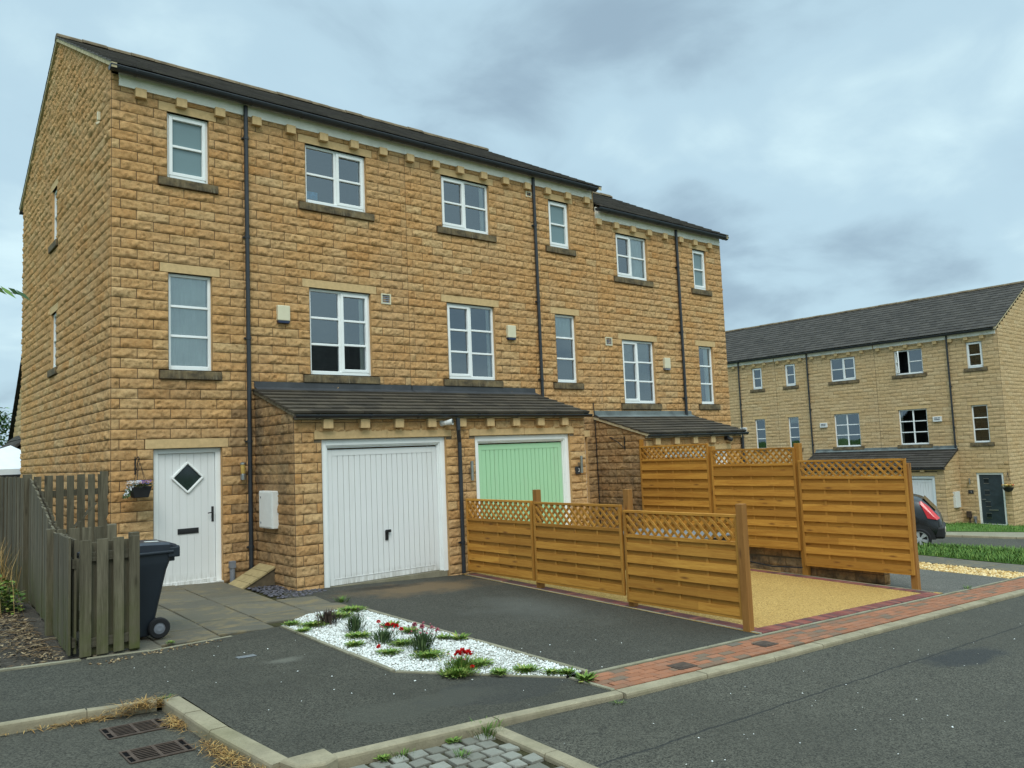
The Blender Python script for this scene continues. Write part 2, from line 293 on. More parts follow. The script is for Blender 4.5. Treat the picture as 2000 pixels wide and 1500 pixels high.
simple('bin_lid_plastic', (0.014, 0.018, 0.028), 0.42, 0.5, var=0.25, scale=3)
simple('rubber', (0.014, 0.014, 0.015), 0.8, 0.3)
simple('rust_iron', (0.062, 0.042, 0.030), 0.8, 0.3, var=0.4, scale=14, bump=0.3)
simple('pit_black', (0.006, 0.006, 0.006), 0.95, 0.05)
simple('cover_metal', (0.14, 0.15, 0.155), 0.55, 0.4, var=0.2, scale=10)
simple('cover_tile', (0.33, 0.255, 0.125), 0.8, 0.2, var=0.2, scale=12, bump=0.3)
simple('cover_side', (0.115, 0.088, 0.055), 0.9, 0.2, var=0.3, scale=6)
simple('car_paint', (0.012, 0.014, 0.015), 0.22, 0.55, var=0.1)
simple('bumper_plastic', (0.016, 0.016, 0.017), 0.6, 0.35)
simple('tail_lamp', (0.48, 0.008, 0.010), 0.18, 0.6, var=0.15, scale=8)
simple('alloy', (0.50, 0.51, 0.52), 0.35, 0.5, metal=0.4)
simple('canopy_cloth', (0.70, 0.74, 0.76), 0.8, 0.2, var=0.05)
simple('blue_card', (0.16, 0.45, 0.70), 0.5, 0.3, var=0.4, scale=12)
simple('number_plate', (0.030, 0.032, 0.036), 0.4, 0.4)

# ------------------------------------------------------------------ mesh helpers
class MB:
    def __init__(s): s.v = []; s.f = []; s.t = []; s.g = []; s.mi = []
    def add(s, vs, fs, tone=None, grime=0.0, mi=0):
        o = len(s.v); s.v += [tuple(p) for p in vs]
        tn = random.random() if tone is None else tone
        for q in fs: s.f.append(tuple(o+i for i in q)); s.t.append(tn); s.g.append(grime); s.mi.append(mi)
    def box(s, x0, x1, y0, y1, z0, z1, tone=None, mi=0):
        x0, x1 = min(x0, x1), max(x0, x1); y0, y1 = min(y0, y1), max(y0, y1); z0, z1 = min(z0, z1), max(z0, z1)
        s.add([(x0, y0, z0), (x1, y0, z0), (x1, y1, z0), (x0, y1, z0), (x0, y0, z1), (x1, y0, z1), (x1, y1, z1), (x0, y1, z1)],
              [(0, 3, 2, 1), (4, 5, 6, 7), (0, 1, 5, 4), (1, 2, 6, 5), (2, 3, 7, 6), (3, 0, 4, 7)], tone, 0.0, mi); return s
    def hexa(s, p8, tone=None, mi=0):
        s.add(p8, [(0, 3, 2, 1), (4, 5, 6, 7), (0, 1, 5, 4), (1, 2, 6, 5), (2, 3, 7, 6), (3, 0, 4, 7)], tone, 0.0, mi); return s
    def bar(s, a, b, w, h, up=(0, 0, 1), tone=None):
        a = Vector(a); b = Vector(b); d = (b-a).normalized(); r = d.cross(Vector(up)).normalized(); u = r.cross(d)
        c = [(-w/2, -h/2), (w/2, -h/2), (w/2, h/2), (-w/2, h/2)]
        p = [a+r*i+u*j for i, j in c]+[b+r*i+u*j for i, j in c]
        s.add(p, [(0, 3, 2, 1), (4, 5, 6, 7), (0, 1, 5, 4), (1, 2, 6, 5), (2, 3, 7, 6), (3, 0, 4, 7)], tone); return s
    def prism(s, pts, a, b, tone=None, mi=0):
        n = len(pts); va = [Vector(p)+Vector(a) for p in pts]; vb = [Vector(p)+Vector(b) for p in pts]
        s.add(va+vb, [tuple(range(n))[::-1], tuple(range(n, 2*n))]+[(i, (i+1) % n, n+(i+1) % n, n+i) for i in range(n)], tone, 0.0, mi); return s
    def tube(s, path, r, n=8, tone=None, cap=True):
        P = [Vector(p) for p in path]; rs = r if isinstance(r, (list, tuple)) else [r]*len(P); rings = []
        ref = Vector((0, 0, 1)) if abs((P[-1]-P[0]).normalized().z) < 0.9 else Vector((1, 0, 0))
        for i, p in enumerate(P):
            d = (P[min(i+1, len(P)-1)]-P[max(i-1, 0)]).normalized(); x = d.cross(ref).normalized(); y = x.cross(d)
            rings += [p+(x*math.cos(2*math.pi*k/n)+y*math.sin(2*math.pi*k/n))*rs[i] for k in range(n)]
        fs = [(i*n+k, i*n+(k+1) % n, (i+1)*n+(k+1) % n, (i+1)*n+k) for i in range(len(P)-1) for k in range(n)]
        if cap: fs += [tuple(range(n))[::-1], tuple(range((len(P)-1)*n, len(P)*n))]
        s.add(rings, fs, tone); return s
    def lathe(s, prof, c=(0, 0, 0), axis='z', n=20, tone=None, cap=True):
        vs = []
        for r, h in prof:
            for k in range(n):
                a = 2*math.pi*k/n; p = {'z': (r*math.cos(a), r*math.sin(a), h), 'y': (r*math.cos(a), h, r*math.sin(a)), 'x': (h, r*math.cos(a), r*math.sin(a))}[axis]
                vs.append((p[0]+c[0], p[1]+c[1], p[2]+c[2]))
        m = len(prof); fs = [(i*n+k, i*n+(k+1) % n, (i+1)*n+(k+1) % n, (i+1)*n+k) for i in range(m-1) for k in range(n)]
        if cap and prof[0][0] > 1e-4: fs.append(tuple(range(n))[::-1])
        if cap and prof[-1][0] > 1e-4: fs.append(tuple(range((m-1)*n, m*n)))
        s.add(vs, fs, tone); return s
    def blade(s, p, d, l, w, tone=None, curl=0.3, up=(0, 0, 1)):
        p = Vector(p); d = Vector(d).normalized(); side = d.cross(Vector(up)); side = side.normalized() if side.length > 1e-3 else Vector((1, 0, 0))
        q = p+d*l*0.55; e = p+d*l+Vector((d.x, d.y, -0.4))*l*curl*0.5
        s.add([p-side*w*0.35, p+side*w*0.35, q+side*w*0.5, e, q-side*w*0.5], [(0, 1, 2, 4), (4, 2, 3)], tone); return s
    def leaf(s, p, d, n, l, w, tone=None):
        p = Vector(p); d = Vector(d).normalized(); side = d.cross(Vector(n)).normalized()
        s.add([p, p+d*l*0.45+side*w*0.5, p+d*l, p+d*l*0.45-side*w*0.5], [(0, 1, 2, 3)], tone); return s
    def build(s, name, mat, parent=None, smooth=False, bevel=0.0, loc=None):
        me = bpy.data.meshes.new(name); me.from_pydata(s.v, [], s.f)
        for m in (mat if isinstance(mat, (list, tuple)) else [mat]): me.materials.append(M[m])
        a = me.attributes.new('tone', 'FLOAT', 'FACE'); a.data.foreach_set('value', s.t)
        if any(s.g): b = me.attributes.new('grime', 'FLOAT', 'FACE'); b.data.foreach_set('value', s.g)
        if any(s.mi): me.polygons.foreach_set('material_index', s.mi)
        if smooth: me.polygons.foreach_set('use_smooth', [True]*len(s.f))
        me.update(); o = bpy.data.objects.new(name, me); COL.objects.link(o)
        if parent is not None: o.parent = parent
        if loc is not None: o.location = loc
        if bevel:
            md = o.modifiers.new('bevel', 'BEVEL'); md.width = bevel; md.segments = 2; md.limit_method = 'ANGLE'; md.angle_limit = math.radians(40)
        return o
def tag(o, label=None, cat=None, group=None, kind=None):
    if label: o['label'] = label
    if cat: o['category'] = cat
    if group: o['group'] = group
    if kind: o['kind'] = kind
    return o
def thing(name, label, cat, loc=(0, 0, 0), rz=0.0, group=None):
    o = bpy.data.objects.new(name, None); COL.objects.link(o); o.location = loc; o.rotation_euler = (0, 0, rz); o.empty_display_size = 0.3
    return tag(o, label, cat, group)
def copy_tree(o, parent=None):
    c = o.copy(); COL.objects.link(c)
    if parent is not None: c.parent = parent
    for ch in list(o.children): copy_tree(ch, c)
    return c
def struct(name, mb, mat, kind='structure', **k): return tag(mb.build(name, mat, **k), kind=kind)
def np_mesh(name, V, F, tone, grime, mi, mats, parent):
    me = bpy.data.meshes.new(name); me.vertices.add(len(V)); me.vertices.foreach_set('co', np.asarray(V, np.float32).ravel())
    F = np.asarray(F, np.int32); me.loops.add(F.size); me.loops.foreach_set('vertex_index', F.ravel())
    me.polygons.add(len(F)); me.polygons.foreach_set('loop_start', np.arange(0, F.size, 4, dtype=np.int32))
    for m in mats: me.materials.append(M[m])
    me.update(calc_edges=True)
    me.polygons.foreach_set('material_index', np.asarray(mi, np.int32))
    a = me.attributes.new('tone', 'FLOAT', 'FACE'); a.data.foreach_set('value', np.asarray(tone, np.float32))
    b = me.attributes.new('grime', 'FLOAT', 'FACE'); b.data.foreach_set('value', np.asarray(grime, np.float32))
    me.validate(); me.update()
    o = bpy.data.objects.new(name, me); COL.objects.link(o); o.parent = parent; return o

# ------------------------------------------------------------------ rock faced stone walls
PITCH = 0.155; BED0 = 4.93-32*PITCH
class Wall:
    """stones laid in courses over a mortar backing; several faces collected into one mesh"""
    def __init__(s): s.V = []; s.F = []; s.T = []; s.G = []; s.MI = []; s.n = 0
    def _push(s, V, F, t, gr, mi):
        s.V.append(V); s.F.append(np.asarray(F)+s.n); s.n += len(V); m = len(F)
        s.T.append(np.full(m, t)); s.G.append(np.full(m, gr)); s.MI.append(np.full(m, mi))
    def face(s, u0, u1, z0, z1, mapf, holes=(), phase=(0.125, 0.365), L=0.48, top=None, grime=None, step=0.0235, lo=False, reveal=0.14, lim=None):
        def m3(U, Z, H): return np.stack(mapf(U, Z, H), -1)
        k = int(math.floor((z0-BED0)/PITCH))
        while BED0+k*PITCH < z1-0.02:
            za = max(BED0+k*PITCH, z0); zb = min(BED0+(k+1)*PITCH, z1); zm = (za+zb)/2
            a, b = (u0, u1) if top is None else top(za if lim is not None else zb)
            iv = [(max(a, u0), min(b, u1))]
            for (ha, hb, hz0, hz1) in holes:
                if hz0 < zm < hz1:
                    nv = []
                    for (p, q) in iv:
                        if hb <= p or ha >= q: nv.append((p, q))
                        else:
                            if ha-p > 0.02: nv.append((p, ha))
                            if q-hb > 0.02: nv.append((hb, q))
                    iv = nv
            for (p, q) in iv:
                if q-p < 0.03: continue
                j = u0+phase[k % 2]-L*2; cuts = [p]
                while j < q:
                    jj = j+RNG.uniform(-0.012, 0.012)
                    if jj > cuts[-1]+0.07 and jj < q-0.07: cuts.append(jj)
                    j += L
                cuts.append(q)
                for c0, c1 in zip(cuts[:-1], cuts[1:]): s._stone(c0+0.0055, c1-0.0055, za+0.005, zb-0.005, m3, grime, step, lo, lim)
            k += 1
        # mortar backing with openings and their reveals
        mh_ = 0.0
        us = sorted(set([u0, u1]+[x for h in holes for x in h[:2] if u0 <= x <= u1])); zs = sorted(set([z0, z1]+[x for h in holes for x in h[2:] if z0 <= x <= z1]))
        if top is not None: zs = sorted(set(zs+list(np.arange(z0, z1, PITCH))))
        for za, zb in zip(zs[:-1], zs[1:]):
            for ua, ub in zip(us[:-1], us[1:]):
                um, zm = (ua+ub)/2, (za+zb)/2
                if any(h[0] < um < h[1] and h[2] < zm < h[3] for h in holes): continue
                a, b = ua, ub
                if top is not None:
                    t0, t1 = top(za if lim is not None else zb); a, b = max(ua, t0), min(ub, t1)
                    if b-a < 0.01: continue
                if lim is not None:
                    uu_ = np.linspace(a, b, 13)
                    for p_, q_ in zip(uu_[:-1], uu_[1:]): s._push(m3(np.array([p_, q_, q_, p_]), np.minimum(np.array([za, za, zb, zb]), lim(np.array([p_, q_, q_, p_]))), np.zeros(4)), [(0, 1, 2, 3)], 0.5, 0.0, 1)
                    continue
                U = np.array([a, b, b, a]); Z = np.array([za, za, zb, zb]); s._push(m3(U, Z, np.full(4, mh_)), [(0, 1, 2, 3)], 0.5, 0.0, 1)
        for (a, b, c, d) in holes:
            if reveal <= 0: continue
            for U, Z in (((a, a, a, a), (c, d, d, c)), ((b, b, b, b), (c, d, d, c)), ((a, b, b, a), (d, d, d, d)), ((a, b, b, a), (c, c, c, c))):
                H = (0.012, 0.012, -reveal, -reveal) if U[0] == U[2] else (0.012, 0.012, -reveal, -reveal)
                s._push(m3(np.array(U, float), np.array(Z, float), np.array(H)), [(0, 1, 2, 3)], 0.4, 0.0, 0)
    def _stone(s, a, b, c, d, m3, grime, step, lo, lim=None):
        if d-c < 0.02 or b-a < 0.02: return
        if lo: nu = max(2, int((b-a)/0.12)); nz = 3
        else: nu = max(2, int(round((b-a)/step))); nz = max(3, int(round((d-c)/step)))
        uu = np.linspace(a, b, nu+1); zz = np.linspace(c, d, nz+1); U, Z = np.meshgrid(uu, zz)
        dist = np.minimum(np.minimum(U-a, b-U), np.minimum(Z-c, d-Z)); sm = np.clip(dist/0.013, 0, 1); sm = sm*sm*(3-2*sm)
        v = (Z-c)/(d-c); shp = U.shape
        nc = RNG.normal(0, 1, (3, max(2, nu//4)+1)); xi = np.linspace(0, nc.shape[1]-1.001, shp[1]); yi = np.linspace(0, 1.999, shp[0])
        x0 = xi.astype(int); y0 = yi.astype(int); fx = (xi-x0)[None]; fy = (yi-y0)[:, None]
        cn = (nc[y0][:, x0]*(1-fx)+nc[y0][:, x0+1]*fx)*(1-fy)+(nc[y0+1][:, x0]*(1-fx)+nc[y0+1][:, x0+1]*fx)*fy
        H = 0.009+sm*(0.010+0.0085*cn+0.010*(0.5-v)+RNG.normal(0, 0.0082, shp)); H = np.maximum(H, 0.006)
        jit = (0.25*step)*np.minimum(sm, 1.0); U = U+RNG.uniform(-1, 1, shp)*jit; Z = Z+RNG.uniform(-1, 1, shp)*jit
        if lim is not None: Z = np.minimum(Z, lim(U))
        V = m3(U.ravel(), Z.ravel(), H.ravel()); w = nu+1
        i = (np.arange(nz)[:, None]*w+np.arange(nu)[None]).ravel(); F = np.stack([i, i+1, i+1+w, i+w], -1)
        gr = grime((a+b)/2, (c+d)/2) if grime else 0.0
        s._push(V, F, float(np.clip(RNG.normal(0.5, 0.19), 0, 1)), gr, 0)
        # skirt back into the mortar
        ring = np.concatenate([np.arange(0, w), np.arange(w, (nz+1)*w, w)+w-1, np.arange((nz+1)*w-2, nz*w-1, -1), np.arange((nz-1)*w, 0, -w)])
        Vr = m3(U.ravel()[ring], Z.ravel()[ring], H.ravel()[ring]); Vb = m3(U.ravel()[ring], Z.ravel()[ring], np.full(len(ring), -0.006)); n = len(ring); ii = np.arange(n)
        s._push(np.concatenate([Vr, Vb]), np.stack([ii, (ii+1) % n, n+(ii+1) % n, n+ii], -1), 0.6, gr, 0)
    def quad(s, pts, mi=1): s._push(np.array(pts, float), [(0, 1, 2, 3)], 0.5, 0.0, mi)
    def build(s, name, parent, mats=('stone', 'mortar')):
        return np_mesh(name, np.concatenate(s.V), np.concatenate(s.F), np.concatenate(s.T), np.concatenate(s.G), np.concatenate(s.MI), mats, parent)

def tiles(name, parent, u0, u1, eave, ridge, mat, gauge=0.30, tw=0.30, axis='x', thick=0.022):
    """overlapping roof tiles: eave/ridge are (y, z) pairs in the plane across the roof"""
    mb = MB(); e = Vector((0, eave[0], eave[1])); r = Vector((0, ridge[0], ridge[1])); d = (r-e); ln = d.length; d.normalize()
    nrm = Vector((1, 0, 0)).cross(d); nrm = nrm if nrm.z > 0 else -nrm; n = max(1, int(round(ln/gauge))); gz = ln/n
    for i in range(n):
        off = 0.0 if i % 2 == 0 else tw/2; x = u0-off
        while x < u1-0.01:
            a, b = max(x, u0)+0.002, min(x+tw, u1)-0.002; x += tw
            if b-a < 0.03: continue
            j = random.uniform(-0.004, 0.004); lift = random.uniform(0.0, 0.005)
            p0 = e+d*(gz*i+j)+nrm*(thick+lift); p1 = e+d*(gz*(i+1)+0.03)+nrm*0.004
            q0 = p0-nrm*thick*1.25; X0, X1 = Vector((a, 0, 0)), Vector((b, 0, 0))
            mb.add([p0+X0, p0+X1, p1+X1, p1+X0, q0+X0, q0+X1, p1+X0-nrm*0.02, p1+X1-nrm*0.02], [(0, 1, 2, 3), (4, 5, 1, 0), (4, 0, 3, 6), (1, 5, 7, 2)], random.random())
    return mb.build(name, mat, parent)

# ------------------------------------------------------------------ house components
def window(house, x0, x1, z0, z1, cols, rows, opener=None, *a_, **k_):
    return window_(house, x0, x1, z0, z1, cols, rows, opener, *a_, **k_)
def window_(house, x0, x1, z0, z1, cols, rows, opener=None, glass='window_glass', curtain=None, mats=('dressed_stone', 'sill_stone'), axis='y', openness=0.0, extra=None):
    """x0..x1 in house coordinates, wall face at y = 0 looking to -y; axis 'x' = in the gable facing -x"""
    par = bpy.data.objects.new('tmp', None)
    W, H = x1-x0, z1-z0; D = 0.048 if axis == 'y' else 0.03
    mb = MB(); fw = 0.05
    def bx(a, b, y0, y1, c, d): mb.box(a, b, y0, y1, c, d, 0.5)
    bx(0, fw, D, D+0.07, 0, H); bx(W-fw, W, D, D+0.07, 0, H); bx(fw, W-fw, D, D+0.07, H-fw, H); bx(fw, W-fw, D-0.012, D+0.07, 0, fw+0.02)
    edges = [fw]+[W*i/cols for i in range(1, cols)]+[W-fw]
    for i in range(1, cols): bx(W*i/cols-0.028, W*i/cols+0.028, D+0.001, D+0.069, fw+0.02, H-fw)
    panes = []
    for c in range(cols):
        a = fw if c == 0 else W*c/cols+0.028; b = W-fw if c == cols-1 else W*(c+1)/cols-0.028; lo, hi = fw+0.02, H-fw
        if opener is not None and c == opener and openness == 0.0:
            s = 0.045; bx(a-0.012, a+s, D-0.018, D+0.05, lo-0.012, hi+0.012); bx(b-s, b+0.012, D-0.018, D+0.05, lo-0.012, hi+0.012); bx(a+s, b-s, D-0.018, D+0.05, hi-s, hi+0.012); bx(a+s, b-s, D-0.018, D+0.05, lo-0.012, lo+s)
            a += s; b -= s; lo += s; hi -= s
        if opener is not None and c == opener and openness != 0.0: continue
        for r in range(1, rows):
            zz = lo+(hi-lo)*r/rows; bx(a, b, D-0.004, D+0.046, zz-0.020, zz+0.020)
        panes.append((a, b, lo, hi))
    w = mb.build('window', 'upvc', None, bevel=0.006)
    pm = MB()
    for a, b, lo, hi in panes: pm.add([(a-0.01, D+0.03, lo-0.01), (b+0.01, D+0.03, lo-0.01), (b+0.01, D+0.03, hi+0.01), (a-0.01, D+0.03, hi+0.01)], [(0, 1, 2, 3)])
    pm.build('pane', glass, w)
    if openness != 0.0:
        a = fw if opener == 0 else W*opener/cols; sw = W/cols-fw; sm = MB(); lo, hi = fw+0.02, H-fw; ca, sa = math.cos(openness), math.sin(openness)
        def sb(p, q, c, d):
            pts = [(a+u*ca-v*sa, D-u*sa-v*ca*0, z) for z in (c, d) for (u, v) in ((p, 0), (q, 0), (q, -0.045), (p, -0.045))]
            pts = [(a+u*ca+v*sa, D-u*sa+v*ca, z) for z in (c, d) for (u, v) in ((p, 0), (q, 0), (q, 0.045), (p, 0.045))]
            sm.hexa(pts, 0.5)
        sb(0, 0.05, lo, hi); sb(sw-0.05, sw, lo, hi); sb(0.05, sw-0.05, lo, lo+0.05); sb(0.05, sw-0.05, hi-0.05, hi)
        for r in range(1, rows): zz = lo+(hi-lo)*r/rows; sb(0.05, sw-0.05, zz-0.02, zz+0.02)
        so = sm.build('open_casement', 'upvc', w)
    # lining of the room behind the glass
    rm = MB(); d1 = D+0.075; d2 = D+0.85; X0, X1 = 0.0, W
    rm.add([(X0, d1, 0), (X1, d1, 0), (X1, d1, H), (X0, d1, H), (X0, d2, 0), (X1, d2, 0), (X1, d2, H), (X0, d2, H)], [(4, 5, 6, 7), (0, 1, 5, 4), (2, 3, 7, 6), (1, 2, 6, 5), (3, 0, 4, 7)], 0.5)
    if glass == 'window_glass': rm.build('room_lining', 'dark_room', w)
    if curtain and glass == 'window_glass':
        cm = MB(); kind = curtain[0]
        def drape(a, b, lo=0.04, hi=H-0.04, yy=D+0.085, fold=0.05):
            n = max(4, int((b-a)/0.035)); xs = [a+(b-a)*i/n for i in range(n+1)]; vs = []
            for x_, i in zip(xs, range(n+1)): vs += [(x_, yy+0.010*math.sin(i*1.9), lo), (x_, yy+0.010*math.sin(i*1.9+0.6), hi)]
            cm.add(vs, [(2*i, 2*i+2, 2*i+3, 2*i+1) for i in range(n)], 0.5)
        if kind == 'full': drape(0.05, W-0.05)
        elif kind == 'right': drape(W*curtain[1], W-0.04)
        elif kind == 'left': drape(0.04, W*curtain[1])
        elif kind == 'sides': drape(0.04, W*0.14); drape(W*0.86, W-0.04)
        elif kind == 'top': drape(0.05, W-0.05, H*curtain[1], H-0.04)
        elif kind == 'blind':
            for i in range(int((H*0.62)/0.028)):
                zz = H-0.06-i*0.028; cm.add([(0.05, D+0.10, zz), (W-0.05, D+0.10, zz), (W-0.05, D+0.118, zz-0.016), (0.05, D+0.118, zz-0.016)], [(0, 1, 2, 3)], 0.5)
        elif kind == 'roller': cm.add([(0.05, D+0.10, H*curtain[1]), (W-0.05, D+0.10, H*curtain[1]), (W-0.05, D+0.10, H-0.03), (0.05, D+0.10, H-0.03)], [(0, 1, 2, 3)], 0.5)
        nm_ = {'blind': 'window_blind', 'roller': 'window_blind'}.get(kind, 'curtain')
        cm.build(nm_, curtain[2] if len(curtain) > 2 else 'curtain', w)
    if extra == 'card':
        em = MB(); em.box(0.06, 0.27, D+0.034, D+0.040, 0.10, 0.24); em.build('window_sticker', 'blue_card', w)
    sl = MB(); sl.hexa([(-0.14, -0.055, -0.150), (W+0.14, -0.055, -0.150), (W+0.14, 0.08, -0.150), (-0.14, 0.08, -0.150), (-0.14, -0.055, -0.018), (W+0.14, -0.055, -0.018), (W+0.14, 0.08, -0.004), (-0.14, 0.08, -0.004)], 0.5)
    sl.build('sill', mats[1], w, bevel=0.008)
    lt = MB(); lt.box(-0.13, W+0.13, -0.012, 0.044, H+0.003, H+0.150, 0.5); lt.build('lintel', mats[0], w, bevel=0.005)
    bpy.data.objects.remove(par)
    w.parent = house
    if axis == 'y': w.location = (x0, 0, z0)
    else: w.location = (0, x1, z0); w.rotation_euler = (0, 0, -math.pi/2)
    return w
def win_holes(x0, x1, z0, z1): return [(x0, x1, z0, z1), (x0-0.135, x1+0.135, z1, z1+PITCH), (x0-0.145, x1+0.145, z0-PITCH, z0)]

def downpipe(house, x, ztop, zbot, y=-0.075, r=0.036, shoe=False, offset=False, name='downpipe'):
    mb = MB(); path = [(x, y, zbot), (x, y, ztop)]
    if offset: path = [(x, y, zbot), (x, y, ztop-0.42), (x-0.03, y-0.03, ztop-0.34), (x-0.08, y-0.09, ztop-0.2), (x-0.08, y-0.09, ztop)]
    mb.tube(path, r, 12)
    z = zbot+0.5
    while z < ztop-0.5:
        mb.lathe([(r+0.008, z), (r+0.008, z+0.05)], (x, y, 0), 'z', 12); mb.box(x-0.06, x+0.06, y+r*0.6, -0.0, z+0.012, z+0.036); z += 1.72
    if shoe: mb.tube([(x, y, zbot+0.08), (x, y-0.10, zbot-0.02)], r, 10)
    return mb.build(name, 'gutter_plastic', house, smooth=False)
def gutter(house, x0, x1, y, z, r=0.058, name='gutter', stops=(True, True)):
    mb = MB(); n = 8; prof = [(y+r*math.cos(math.pi+math.pi*k/n), z+r*math.sin(math.pi+math.pi*k/n)) for k in range(n+1)]
    prof = prof+[(p-0.004 if p > y else p+0.004, q+0.004) for p, q in prof[::-1]]
    m = len(prof); V = [(x0, p, q) for p, q in prof]+[(x1, p, q) for p, q in prof]
    mb.add(V, [(i, (i+1) % m, m+(i+1) % m, m+i) for i in range(m)])
    for xe, st in zip((x0, x1), stops):
        if st:
            k = [(xe, y+(r+0.004)*math.cos(math.pi+math.pi*i/n), z+(r+0.004)*math.sin(math.pi+math.pi*i/n)) for i in range(n+1)]; mb.prism(k, (-0.008, 0, 0), (0.008, 0, 0))
    mb.box(x0, x1, y-r-0.007, y-r, z-0.012, z+0.006)
    x = x0+0.35
    while x < x1-0.1:
        k = [(0, y+(r+0.007)*math.cos(math.pi+math.pi*i/n), z+(r+0.007)*math.sin(math.pi+math.pi*i/n)) for i in range(n+1)]+[(0, y+r+0.007, z+0.012), (0, y-r-0.010, z+0.012)]
        mb.prism(k, (x, 0, 0), (x+0.03, 0, 0)); x += 0.92
    return mb.build(name, 'gutter_plastic', house)
CORBEL = []
def corbels(house, xs, z, y, mat='dressed_stone', w=0.165, h=0.148, d=0.10):
    for x in xs:
        if not CORBEL or CORBEL[0].data.materials[0] != M[mat]:
            mb = MB(); mb.box(-w/2, w/2, -d, 0.02, 0, h, 0.5); o = mb.build('corbel', mat, house, bevel=0.006); CORBEL[:] = [o]
        else:
            o = CORBEL[0].copy(); COL.objects.link(o); o.parent = house
        o.location = (x, y, z)

def garage_door(house, x0, x1, z0, z1, y, paint, handle=True):
    """white timber frame with an up-and-over door of vertical ribs"""
    W, H = x1-x0, z1-z0; fr = MB(); f = 0.095
    fr.box(0, f, -0.012, 0.08, 0, H, 0.5); fr.box(W-f, W, -0.012, 0.08, 0, H, 0.5); fr.box(f, W-f, -0.012, 0.08, H-f, H, 0.5)
    for k, (a, yy) in enumerate(((f, 0.004), (f+0.022, 0.026))):
        fr.box(a, a+0.022, yy, 0.08, 0.0, H-a, 0.5); fr.box(W-a-0.022, W-a, yy, 0.08, 0.0, H-a, 0.5); fr.box(a+0.022, W-a-0.022, yy, 0.08, H-a-0.022, H-a, 0.5)
    fo = fr.build('garage_door_frame', 'upvc', house, bevel=0.004, loc=(x0, y, z0))
    gd = MB(); a = f+0.046; w = W-2*a; h = H-a-0.02; yo = 0.055; bz = 0.115; sx = 0.085
    gd.box(a, a+sx, yo, yo+0.04, 0.02, h, 0.5); gd.box(W-a-sx, W-a, yo, yo+0.04, 0.02, h, 0.5); gd.box(a+sx, W-a-sx, yo, yo+0.04, h-0.10, h, 0.5); gd.box(a+sx, W-a-sx, yo, yo+0.04, 0.02, bz, 0.5)
    n = 19; pw = (w-2*sx)/n
    for i in range(n):
        p = a+sx+i*pw; gd.box(p+0.005, p+pw-0.005, yo+0.006, yo+0.035, bz, h-0.10, 0.5); gd.box(p-0.005, p+0.005, yo+0.020, yo+0.034, bz, h-0.10, 0.5)
    gd.box(a+sx, W-a-sx, yo-0.005, yo, bz-0.006, bz+0.006, 0.5)
    g_ = gd.build('garage_door', paint, house, bevel=0.003, loc=(x0, y, z0))
    tm = MB(); tm.box(0.02, W-0.02, -0.01, 0.09, -0.28, 0.012, 0.5); tm.build('garage_threshold', 'edging_concrete', house, loc=(x0, y, z0))
    if handle:
        hm = MB(); cx = W/2+0.01; hm.box(cx-0.028, cx+0.028, yo-0.012, yo+0.005, 0.63, 0.79); hm.box(cx-0.03, cx+0.065, yo-0.045, yo-0.012, 0.755, 0.80); hm.build('handle', 'black_iron', g_, bevel=0.006)
    return g_
